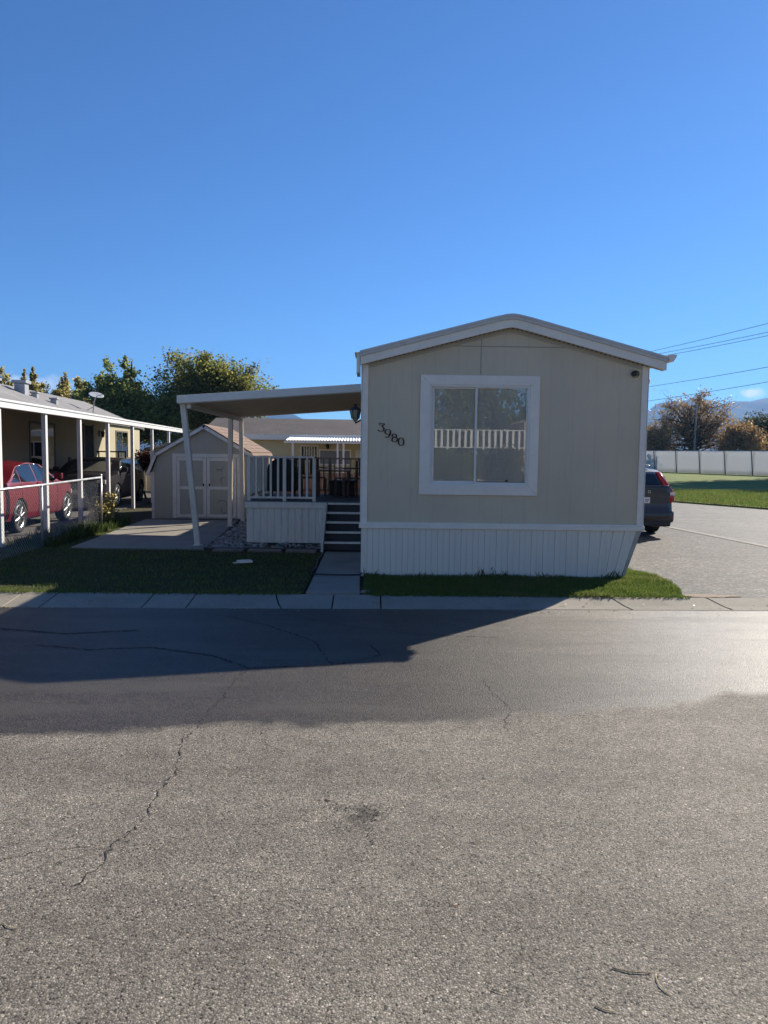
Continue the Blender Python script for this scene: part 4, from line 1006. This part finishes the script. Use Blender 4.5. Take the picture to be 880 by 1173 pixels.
def text_mesh(txt,size,parent,name,m_,M,spacing=1):
    cu=bpy.data.curves.new(name,'FONT'); cu.body=txt; cu.size=size; cu.extrude=.003; cu.align_x='CENTER'; cu.space_character=spacing
    ob=bpy.data.objects.new(name,cu); COL.objects.link(ob); bpy.context.view_layer.update()
    me=bpy.data.meshes.new_from_object(ob.evaluated_get(bpy.context.evaluated_depsgraph_get())); bpy.data.objects.remove(ob); bpy.data.curves.remove(cu)
    me.materials.clear(); me.materials.append(m_); o=bpy.data.objects.new(name,me); COL.objects.link(o); o.parent=parent; o.matrix_parent_inverse=M; return o
Rx=Matrix.Rotation(R(90),4,'X')
text_mesh('27',.085,pl_,'plate_number',mat('plate_ink',(.03,.05,.15),.5),Matrix.Translation((.27,-.092,.73))@Rx)
text_mesh('VOLVO',.085,wag,'tailgate_lettering',CHROME,Matrix.Translation((.08,-.072,.905))@Rx,2.6)
for s in (-1,1):
    m=MB(); m.tube([(s*.60,.6,1.45),(s*.60,.75,1.475),(s*.60,2.2,1.50),(s*.60,2.4,1.47)],.014,6); m.build('roof_rail',CHROME,wag,smooth=True)
# ================================================================== BACKGROUND HOUSES
yh=thing('yellow_house','low yellow house with a brown shingle roof behind the deck','house',(-3,36,0))
def yb(mb,name,m,par=None,**k):
    o=mb.build(name,m,par or yh,**k); o.matrix_parent_inverse=Matrix.Translation((3,-36,0)); return o
m=MB(); m.box(-7.5,9,34,41,.0,2.40); m.prism([(34,2.40),(41,2.40),(37.5,3.2)],8.9,9,'X'); m.prism([(34,2.40),(41,2.40),(37.5,3.2)],-7.5,-7.4,'X'); yb(m,'wall',YEL)
m=MB(); m.prism([(33.6,2.42),(37.5,3.30),(41.4,2.42),(41.4,2.50),(37.5,3.38),(33.6,2.50)],-7.8,9.3,'X'); yb(m,'roof',SHINGY)
m=MB(); m.box(-7.8,9.3,33.55,33.6,2.26,2.50); yb(m,'fascia',WHITE)
m=MB(); n=40
P=[[(-3.7+4.9*i/80,y,z+.025*(1 if (i//1)%2 else -1)) for i in range(81)] for y,z in ((31.6,2.22),(33.9,2.42))]
m.grid(P); yb(m,'awning',mat('awning_white',(.75,.75,.74),.5),solid=.012)
m=MB(); m.box(-3.72,1.22,31.55,31.6,2.10,2.18); yb(m,'awning_gutter',WHITE)
for x in (-3.35,-1.45,-1.2,.6):
    m=MB(); m.box(x-.04,x+.04,31.6,31.68,.0,2.12); yb(m,'awning_post',WHITE)
def ywin(x0,x1,z0,z1,m_,bars=0):
    w_=bpy.data.objects.new('window',None); COL.objects.link(w_); w_.parent=yh; w_.matrix_parent_inverse=Matrix.Translation((3,-36,0))
    m=MB(); m.box(x0,x1,33.985,33.995,z0,z1); m.build('pane',m_,w_)
    m=quadframe(x0-.06,x1+.06,z0-.06,z1+.06,.06,33.96,33.998); 
    for i in range(1,bars): x=x0+(x1-x0)*i/bars; m.box(x-.02,x+.02,33.97,33.984,z0,z1)
    m.build('frame',WHITE,w_)
ywin(-3.2,-2.5,1.35,1.98,CGL2,6); ywin(-2.35,-1.0,1.2,1.8,mat('grey_shade',(.25,.26,.28),.6),0); ywin(-6.6,-5.4,1.2,2.0,CGL2,2)
m=MB(); m.box(-.75,.15,33.96,33.99,.3,1.85); yb(m,'door',mat('cream_door',(.70,.66,.55),.6))
m=MB(); m.lathe([(0,.12),(.09,.05),(.06,-.1),(0,-.14)],(-2.0,33.8,2.0),'Z',8); m.box(-2.02,-1.98,33.8,33.98,2.05,2.09); yb(m,'wall_lamp',BLACKM)
# low brown fence before the yellow house
bfz=thing('plank_fence','low brown plank fence in front of the yellow house','fence',(-2,29,0))
m=MB(); x=-4.6
while x<1.0:
    m.box(x-(-2),x-(-2)+.13,-.01,.01,.05,.92+random.uniform(-.01,.01)); x+=.15
m.build('plank_panel',mat('fence_planks',(.26,.13,.09),.8,.25,4),bfz)
for x in (-2.5,-.3,1.9,2.95):
    m=MB(); m.box(x-.05,x+.05,.012,.11,.0,1.0); m.build('post',MATS['fence_planks'],bfz)
# grey roofed outbuilding behind the shed, white fence by the neighbour
ob=thing('outbuilding','small tan outbuilding with low grey roof behind the gambrel shed','outbuilding',(-6.0,25.5,0))
m=MB(); m.box(-1.1,1.6,-1.5,1.5,0,1.75); m.prism([(-1.1,1.75),(1.6,1.75),(.9,2.1)],-1.5,1.5,'Y'); m.build('wall',SHEDM,ob)
m=MB(); m.prism([(-1.25,1.70),(.9,2.18),(1.75,1.75),(1.75,1.83),(.9,2.26),(-1.25,1.78)],-1.7,1.7,'Y'); m.build('roof',SHINGR,ob)
wf=thing('white_fence','short white panel fence at the far end of the carport','fence',(-8.9,30.5,0),R(3))
m=MB()
for i in range(22): m.box(-1.9+i*.18,-1.9+i*.18+.165,-.012,.012,.05,1.35)
m.box(-1.95,2.1,-.02,.02,1.35,1.42); m.build('panel',WHITE_W,wf)
for x in (-1.95,0,2.1):
    m=MB(); m.box(x-.06,x+.06,-.06,.06,0,1.5); m.build('post',WHITE_W,wf)
# far privacy fence, leaning posts
A=Vector((25.0,95,0)); B=Vector((44,48.5,0)); d=B-A; Lf=d.length; dn=d.normalized(); nn=Vector((-dn.y,dn.x,0)); 
pf_=thing('privacy_fence','long grey sheeted chain link fence along the far grass','fence',(35,75,0)); of=Vector((35,75,0))
FAB=leafmat('fence_sheeting',[(.66,.66,.66),(.72,.72,.72)],.5,.8)
npan=16
for i in range(npan):
    m=MB(); a=A+d*i/npan-of; b_=A+d*(i+1)/npan-of; P=[]
    for t in np.linspace(0,1,7):
        q=a.lerp(b_,t); P.append([tuple(q+nn*(.05*math.sin(t*3.14*2+i)*h/2.3)+Vector((0,0,.12+h*(1+.012*math.sin(t*3.1))))) for h in (0,.5,1.1,1.7,2.25)])
    m.grid(P); m.build('sheet_panel',FAB,pf_,solid=.01,smooth=True)
    m=MB(); m.tube([a+nn*-.06+Vector((0,0,.0)),a+nn*-.08+dn*-.30+Vector((0,0,2.45))],.045,6); m.build('post',mat('fence_post_metal',(.10,.10,.11),.5),pf_)
m=MB(); m.tube([A-of+Vector((0,0,2.38)),B-of+Vector((0,0,2.38))],.03,6); m.build('top_rail',GALV,pf_)
# ================================================================== TREES
BARK=ground_mat('bark',(.09,.07,.05),(.13,.10,.075),(.05,.04,.03),3,20,.8,30)
def tree(name,label,loc,height,crown,n,leaf,lm,trunk_r=.2,base=.25,spread=1.,branches=26,clump=.55,group=None,cat='tree',bare=0,droop=0.):
    """crown: list of (dx,dy,z,rx,ry,rz) ellipsoids filled with leaf clumps round branch tips"""
    t=thing(name,label,cat,loc,random.uniform(0,1)*0,group)
    m=MB(); top=Vector((0,0,height*.72)); tr=[Vector((0,0,0)),Vector((random.uniform(-.1,.1),0,height*base*.6)),Vector((random.uniform(-.2,.2),random.uniform(-.2,.2),height*base)),Vector((random.uniform(-.3,.3),random.uniform(-.3,.3),height*.5)),top]
    m.tube(tr,[trunk_r*1.25,trunk_r,trunk_r*.85,trunk_r*.5,trunk_r*.15],9)
    tips=[]; tot=sum(c[3]*c[4]*c[5] for c in crown)
    for (dx,dy,cz,rx2,ry2,rz2) in crown:
        nb_=max(4,int(branches*rx2*ry2*rz2/tot))
        for k in range(nb_):
            v=Vector((random.gauss(0,1),random.gauss(0,1),random.gauss(0,1))).normalized()*random.uniform(.35,1)**.5
            tip=Vector((dx+v.x*rx2*.9,dy+v.y*ry2*.9,cz+v.z*rz2*.9))
            s0=random.uniform(.2,.75); st=tr[2].lerp(tr[4],s0*.8)
            if st.z>tip.z-.1*droop: st=tr[2].lerp(tr[3],random.random()*.5)
            md_=st.lerp(tip,.5)+Vector((random.gauss(0,.15),random.gauss(0,.15),random.uniform(0,.3)))*height*.06
            r0=trunk_r*random.uniform(.22,.42); m.tube([st,md_,tip],[r0,r0*.55,r0*.12],5)
            tips.append((tip,md_,min(rx2,ry2,rz2)))
            for _ in range(3 if not bare else 6):
                e=md_.lerp(tip,random.uniform(.2,.9)); o_=e+Vector((max(-1.3,min(1.3,random.gauss(0,1))),max(-1.3,min(1.3,random.gauss(0,1))),max(-1,min(1.1,random.gauss(.4,.8)))))*min(rx2,rz2)*.28
                m.tube([e,o_],[r0*.25,r0*.06],4); tips.append((o_,e,min(rx2,ry2,rz2)))
    m.build('trunk',BARK,t,smooth=True)
    T=np.array([p_[0][:] for p_ in tips]); Mid=np.array([p_[1][:] for p_ in tips]); Rr=np.array([p_[2] for p_ in tips])
    idx=rng.integers(0,len(T),n); u=rng.uniform(0,1,n)**.3
    C=Mid[idx]*(1-u)[:,None]+T[idx]*u[:,None]
    wgt=(rng.uniform(.4,1.6,len(T)))[idx]
    C=C+np.clip(rng.normal(0,1,(n,3)),-1.7,1.7)*(Rr[idx]*clump*.35*wgt)[:,None]*np.array([1,1,.8])
    C[:,2]=np.maximum(C[:,2],.1)
    # oriented quads
    s_=leaf*rng.uniform(.6,1.35,n)
    a=rng.normal(0,1,(n,3)); a/=np.linalg.norm(a,axis=1)[:,None]; b2=rng.normal(0,1,(n,3)); b2-=a*np.sum(a*b2,1)[:,None]; b2/=np.linalg.norm(b2,axis=1)[:,None]
    V=np.stack([C-a*s_[:,None],C+b2*(s_*.55)[:,None],C+a*s_[:,None],C-b2*(s_*.55)[:,None]],1).reshape(-1,3)
    npmesh('crown',V,np.arange(n*4).reshape(n,4),lm,t)
    return t
LG1=leafmat('leaf_green',[(.15,.19,.055),(.23,.27,.08),(.31,.33,.10),(.36,.38,.13),(.19,.24,.07)],.75)
LG2=leafmat('leaf_greengold',[(.10,.12,.034),(.18,.19,.05),(.26,.25,.065),(.33,.31,.09),(.14,.17,.045)],.75)
LY=leafmat('leaf_yellow',[(.16,.16,.04),(.45,.36,.10),(.62,.57,.32),(.52,.42,.12),(.28,.30,.10)],.75)
LB=leafmat('leaf_rust',[(.28,.17,.08),(.42,.25,.11),(.50,.34,.16),(.22,.16,.08),(.56,.38,.14)],.4)
LK=leafmat('leaf_olive',[(.05,.07,.03),(.08,.10,.04),(.11,.13,.05),(.14,.12,.05)],.35)
LRB=leafmat('leaf_deadbrown',[(.20,.07,.03),(.13,.05,.02),(.26,.10,.04)],.3)
tree('tree','tall loose green tree with feathery top left of the rounded tree',(-13.4,42,0),9.2,[(-2.2,0,5.7,.95,1.0,2.1),(-.9,0,6.2,.85,.9,2.1),(.3,.2,4.6,1.0,1.3,1.5),(-.7,.3,3.6,2.4,2,1.8),(2.2,.3,3.2,1.8,1.6,1.7)],25000,.09,LG1,.20,.2,branches=90,clump=.5)
tree('tree','broad rounded green tree behind the gambrel shed',(-9.6,44,0),8.0,[(-1.3,0,5.7,2.3,2.2,2.2),(1.5,.2,5.5,2.2,2.2,1.9),(.3,.4,3.3,2.6,2.2,1.5),(3.1,.2,4.9,1.1,1.5,1.0),(0,0,6.7,1.6,1.5,1.0)],50000,.08,LG2,.30,.22,branches=100,clump=.55)
yellow=[(-20.6,45,6.6),(-14.6,44,5.9),(-21.6,44,7.4),(-19.6,44,6.8),(-18.2,45,6.5),(-16.9,44,6.9),(-15.4,43.5,6.3)]
ylab=['pale yellow tree second from the left above the grey roof','low yellow tree touching the left side of the tall green tree','pale yellow tree leftmost above the grey roof','pale yellow tree third from the left above the grey roof','short yellow tree behind the largest roof vent','yellow tree to the right of the largest roof vent','yellow tree nearest the tall green tree']
for (x,y,h),lb in zip(yellow,ylab):
    tree('autumn_tree',lb,(x,y,0),h,[(0,0,h*.68,.75,.7,h*.25),(.2,0,h*.52,1.2,.9,h*.24),(-.2,0,h*.88,.24,.2,h*.12),(.9,0,h*.58,.8,.6,h*.28)],12000,.085,LY,.1,.15,branches=30,group='yellowing trees beyond the grey roof',clump=.5)
tree('tree','large half bare rust coloured tree behind the far fence',(39.6,92,0),12.2,[(.6,0,6.6,5.4,3.4,4.3),(-3.2,0,4.8,3.3,2.8,3.2),(3.6,0,4.4,3.2,2.8,2.8),(.4,0,8.8,2.6,2,2.0)],10500,.13,LB,.34,.12,branches=110,clump=.30,bare=1)
tree('tree','smaller ochre tree at the left foot of the rust coloured tree',(34.3,90,0),7.5,[(0,0,4.4,2.6,2.2,2.6),(-2,0,3.4,2.2,2,2.2)],12000,.14,LB,.2,.15,branches=45,clump=.4)
tree('tree','dark olive tree low beside the mobile home corner and far fence',(32.3,93,0),5.6,[(0,0,3,3,2.2,2.3)],9000,.14,LK,.2,.15,branches=36,clump=.5)
tree('tree','bushy ochre tree at the right foot of the rust coloured tree',(44.2,88,0),6.4,[(0,0,3.4,3.0,2.4,2.6)],12000,.14,LB,.2,.15,branches=45,clump=.45)
tree('tree','dark green round tree behind the far fence at the right edge',(50.0,95,0),8.0,[(0,0,4.6,3.8,3,3.2),(4,0,4.8,3,3,3)],16000,.15,LK,.25,.2,branches=50,clump=.55)
tree('tree','green tree left of the dark green tree at the right edge',(53,84,0),7.5,[(0,0,4,3.4,3,3.4)],9000,.16,LK,.25,.2,branches=40,clump=.55)
for i,(x,y,h) in enumerate([(43.0,65.5,26),(48,65.5,27),(53,66,26),(59,67,27)]):
    tree('shade_tree',['first','second','third','fourth'][i]+' tall tree right of the frame shading the far grass',(x,y,0),h,[(0,0,h*.60,3.3,3.3,h*.37)],9000,.36,LK,.35,.2,branches=60,clump=.7,group='tall trees shading the far grass')
# reddish shrub on the porch side, small bush at the fence end
p_=NB@Vector((-.75,13.3,.05))
tree('shrub','reddish brown upright shrub beyond the dark crossover',tuple(p_),1.9,[(0,0,1.35,.32,.3,.50)],2600,.035,LRB,.03,.3,branches=24,clump=.8,cat='shrub')
p_=NB@Vector((.66,3.5,.05))
tree('bush','small yellow green bush at the end of the chain link fence',tuple(p_),.85,[(0,0,.42,.32,.3,.36)],1500,.030,LY,.02,.2,branches=24,clump=.6,cat='bush')
# ================================================================== POWER LINES
lines=[((745,403),(880,370)),((757,405),(880,380)),((757,408.5),(880,384)),((745,443),(880,420)),((740,460),(880,437))]
labs=['highest power line crossing the sky right of the roof','second highest power line crossing right of the roof','third power line crossing just below the upper pair','power line passing well above the rust coloured tree','lowest power line passing through the top of the rust coloured tree']
WIRE=mat('wire_black',(.05,.05,.055),.6)
PA,PB=[],[]
for (a,b_),lb in zip(lines,labs):
    ra,rb=ray(*a),ray(*b_); A=Vector((0,0,H))+ra*(84/ra.y); B=Vector((0,0,H))+rb*(62/rb.y)
    dd=B-A; A2=A-dd*.55; B2=B+dd*.9; sag=.25
    P=[A2.lerp(B2,t)-Vector((0,0,sag*4*t*(1-t)-.2)) for t in np.linspace(0,1,15)]
    m=MB(); m.tube(P,.022,5); o=m.build('power_line',WIRE); tag(o,lb,'power line',group='power lines over the right side'); PA.append(P[0]); PB.append(P[-1])
def upole(label,x,y,h,arms):
    t=thing('utility_pole',label,'utility pole',(x,y,0))
    m=MB(); m.tube([(0,0,0),(0,0,h)],[.14,.09],10); m.build('pole',mat('weathered_pole',(.26,.25,.23),.8,.2) if not arms else BARK,t,smooth=True)
    for z in arms:
        m=MB(); m.box(-1.1,1.1,-.05,.05,z-.06,z+.06); m.build('crossarm',BARK,t)
        for q in (-1,-.4,.4,1):
            m=MB(); m.lathe([(.05,0),(.06,.06),(.03,.14)],(q,0,z+.06),'Z',8); m.build('insulator',mat('insulator_grey',(.4,.4,.42),.3),t)
upole('thin pale pole standing before the rust coloured tree',38.4,88,7.9,[])
mA=sum(PA,Vector())/5; mB=sum(PB,Vector())/5
upole('wooden power pole hidden behind the beige home',mA.x,mA.y,max(p.z for p in PA)+.5,[max(p.z for p in PA)]); upole('wooden power pole beyond the right edge',mB.x,mB.y,max(p.z for p in PB)+.5,[max(p.z for p in PB)])
# ================================================================== HILLS
def hills(name,x0,x1,y0,pk,seed,depth=900):
    rr=np.random.default_rng(seed); nx,ny=150,24; xs=np.linspace(x0,x1,nx)
    ph=rr.uniform(0,6.3,14)
    def prof(x):
        base=np.interp(x,[p[0] for p in pk],[p[1] for p in pk])
        return base*(1+sum(.05/(k*.6+1)*np.sin(x*.006*(k+1)*1.3+ph[k]) for k in range(9)))
    P=[]
    for j in range(ny):
        t=j/(ny-1); row=[]
        for i,x in enumerate(xs):
            ridge=math.sin(min(1,t*1.25)*math.pi/2)**1.3 if t<.8 else 1-(t-.8)*3
            z=prof(x)*ridge*(1+.10*math.sin(x*.045+t*9+ph[3])*(1-t)+.06*math.sin(x*.11+ph[5]+t*20)*(1-t*.6))
            row.append((x+30*math.sin(t*7+x*.01),y0+depth*t,z-1))
        P.append(row)
    m=MB(); m.grid(P); return tag(m.build(name,ground_mat(name+'_rock',(.022,.032,.045),(.035,.045,.058),(.018,.028,.035),.004,.02,.0),smooth=True),kind='structure')
hills('hills',-3200,4200,1750,[(-3200,60),(-900,95),(-300,118),(-160,112),(100,100),(700,120),(860,160),(950,188),(990,176),(1050,165),(1180,170),(1270,182),(1305,204),(1340,197),(1500,210),(2500,240),(4200,200)],5)
# ================================================================== BEHIND THE CAMERA (seen in the window, plus a home added for bounce)
rh=thing('raised_porch','white railed porch on tan house across the street, mirrored in the window','porch',(5,-10.5,0))
def pb(mb,name,m): 
    o=mb.build(name,m,rh); o.matrix_parent_inverse=Matrix.Translation((-5,10.5,0)); return o
m=MB(); m.box(1.5,7.4,-13.2,-9.9,1.1,1.22); pb(m,'floor',TAN)
m=MB(); m.box(1.5,7.4,-9.95,-9.9,.05,1.1); pb(m,'skirt',WHITE_W)
pb(railing(1.6,-9.97,7.3,-9.97,24,1.9,2.70,'r',VINYL,.045,posts=(0,.25,.5,.75,1)),'railing',VINYL)
pb(railing(7.3,-9.97,9.0,-8.2,9,.7,1.9,'r',VINYL,.045),'railing',VINYL)
m=MB(); m.box(6.4,14,-16,-11.6,.1,3.1); m.prism([(6.4,3.1),(14,3.1),(10.2,4.4)],-16,-11.6,'Y'); pb(m,'house_wall',mat('tan_siding',(.48,.36,.25),.7,.08))
wh=thing('bounce_home','unseen cream mobile home added across the street to bounce light','mobile home',(-5,-14,0))  # added behind the camera to bounce warm sunlight onto the shaded front
m=MB(); m.box(-5.5,5.5,-2.5,2.5,.1,3.0); m.prism([(-5.5,3.0),(5.5,3.0),(0,4.0)],-2.5,2.5,'Y'); m.build('wall',mat('cream_siding',(.72,.66,.55),.7,.06),wh)
m=MB(); m.prism([(-5.8,2.95),(0,4.02),(5.8,2.95),(5.8,3.05),(0,4.14),(-5.8,3.05)],-2.8,2.8,'Y'); m.build('roof',SHINGR,wh)
m=MB(); m.box(-1.2,.6,2.501,2.53,1.2,2.4); m.build('window',CGL2,wh)
tree('bush','rounded clipped bush left of the pair mirrored in the window',(3.0,-6.6,0),2.1,[(0,0,1.05,.95,.7,.9)],14000,.045,LG1,.05,.2,branches=50,clump=.7,cat='bush')
tree('bush','rounded clipped bush right of the pair mirrored in the window',(4.75,-6.6,0),2.2,[(0,0,1.1,.95,.7,.95)],14000,.045,LK,.05,.2,branches=50,clump=.7,cat='bush')
for i,(x,y,h) in enumerate([(2.4,-19,6.8),(6.4,-20,7.8),(11,-20,8),(-4,-19,9)]):
    tree('tree','spreading green tree '+['straight','slightly right','well right','left'][i]+' behind the porch across the street',(x,y,0),h,[(0,0,h*.55,3.2,2.4,h*.36),(0,.4,h*.25,2.8,2,h*.2)],7500,.13,LG1,.25,.25,branches=40,clump=.5)
# ================================================================== SMALL THINGS
def twig(x,y,pts,r,m_,label):
    q=MB(); q.tube([(a,b_,.003+.001*math.sin(i)) for i,(a,b_) in enumerate(pts)],[r*.65]*(len(pts)-1)+[r*.3],5); o=q.build('twig',m_,None,smooth=True); o.location=(x,y,0); return tag(o,label,'twig',group='dry twigs on the asphalt')
TWG=mat('dry_stem',(.50,.40,.22),.8,.2,20); TWD=mat('dark_stem',(.24,.18,.11),.8,.2,20)
twig(-1.27,2.54,[(-.03,.02),(-.01,.0),(.03,-.01)],.0025,TWG,'curved straw stem at the left edge of the street')
twig(.87,2.31,[(-.05,.02),(0,.0),(.05,-.005),(.08,0)],.003,TWD,'long dark twig at the lower right of the street')
twig(.955,2.26,[(0,.04),(-.008,.02),(-.01,-.01),(.0,-.04),(.015,-.06)],.0025,TWG,'curved pale stem crossing below the long dark twig')
twig(.74,2.14,[(-.03,.02),(0,.0),(.03,-.005)],.0028,TWG,'short straw stem lowest on the right of the street')
twig(.42,2.22,[(-.02,.01),(0,.0),(.025,-.01)],.002,TWD,'short brown twig near the bottom centre of the street')
twig(.33,2.67,[(-.018,.003),(0,0),(.018,-.003)],.002,mat('orange_stem',(.40,.18,.07),.8),'tiny orange twig in the middle of the street')
twig(-.45,2.90,[(-.04,-.01),(0,.0),(.03,.012)],.0018,TWG,'thin pale twig between the cracks and the worn spot')
twig(-.19,3.52,[(-.02,.01),(0,-.005),(.018,.0)],.004,TWG,'crooked dry leaf stem above the worn spot')
twig(.48,3.13,[(-.03,-.005),(0,.0),(.03,.006)],.0016,TWD,'thin straight twig right of the worn spot')
V_=[];n_l=0
while n_l<170:
    x=random.uniform(-9,4.5)
    y=random.choice([random.gauss(8.2,.12),random.gauss(7.9,.05),random.uniform(8.5,12)])
    if y>8.6 and x>-.9: y=8.2
    z=.09 if y>8.55 else (.03 if y>8.06 else .008)
    a=random.uniform(0,6.3); l=random.uniform(.010,.024); w_=l*.5; c_,s2=math.cos(a),math.sin(a)
    for dx,dy,dz in ((-l,0,.003),(0,w_,.008),(l,0,.002),(0,-w_,0)): V_.append((x+dx*c_-dy*s2,y+dx*s2+dy*c_,z+dz+.006))
    n_l+=1
tag(npmesh('fallen_leaves',np.array(V_),np.arange(len(V_)).reshape(-1,4),leafmat('fallen_leaf',[(.30,.20,.08),(.42,.30,.10),(.20,.12,.06),(.50,.38,.14)],.2)),'scattered dry fallen leaves along the kerb and lawn','leaves',kind='stuff')
# hose across the walkway
m=MB(); P=[(-.80,9.72,.10),(-.72,9.70,.105),(-.5,9.66,.105),(-.3,9.655,.105),(-.13,9.70,.105),(-.115,9.9,.1),(-.12,10.4,.09)]
m.tube(P,.011,8); tag(m.build('garden_hose',BLACKP,None,smooth=True),'black garden hose lying across the concrete walkway','hose')
m=MB(); m.tube([(-.78,12.0,.075),(-.80,11.2,.08),(-.77,10.4,.08),(-.80,9.75,.10)],.012,6); tag(m.build('edging_cable',BLACKP,None,smooth=True),'dark cable lying along the left edge of the walkway','cable')
# utility lid at the kerb
lid=thing('meter_lid','small round pale lid set in dark soil at the walkway corner','lid',(-.055,8.60,.066))
m=MB(); m.lathe([(0,.03),(.05,.03),(.055,.02),(.055,-.02)],(0,0,0),'Z',20); m.build('cover',CONC,lid)
m=MB(); m.lathe([(.056,.012),(.075,.01),(.078,-.02)],(0,0,0),'Z',20); m.build('rim',BLACKP,lid)
# discarded white tray on the lawn
tr_=thing('white_tray','crumpled white plastic tray lying on the shaded lawn','tray',(-1.83,10.72,.10),R(25)); 
m=MB(); m.box(-.10,.10,-.07,-.055,.0,.03); m.box(-.10,.10,.055,.07,.0,.03); m.box(-.10,-.085,-.055,.055,.0,.03); m.box(.085,.10,-.055,.055,.0,.03); m.build('tray_rim',WHITE,tr_,bevel=.003)
m=MB(); m.box(-.085,.085,-.055,.055,.0,.006); m.build('tray_base',mat('tray_grey',(.4,.42,.45),.5),tr_)
m=MB(); m.box(-.17,-.11,-.05,.02,.0,.006); m.build('torn_flap',WHITE,tr_)
# air: thin haze out to the hills
HAZE=True
if HAZE:
    m=MB(); m.box(-3600,4600,-60,2800,-2.5,330); hz=m.build('haze',bpy.data.materials.new('haze_air')); hm=hz.data.materials[0]; hm.use_nodes=True
    nt2=hm.node_tree; nt2.nodes.remove(nt2.nodes['Principled BSDF']); pv=N(nt2,'ShaderNodeVolumePrincipled'); pv.inputs['Density'].default_value=.00022; pv.inputs['Color'].default_value=(.22,.50,1.0,1); pv.inputs['Anisotropy'].default_value=.2
    L(nt2,pv.outputs[0],nt2.nodes['Material Output'].inputs['Volume']); tag(hz,kind='stuff')
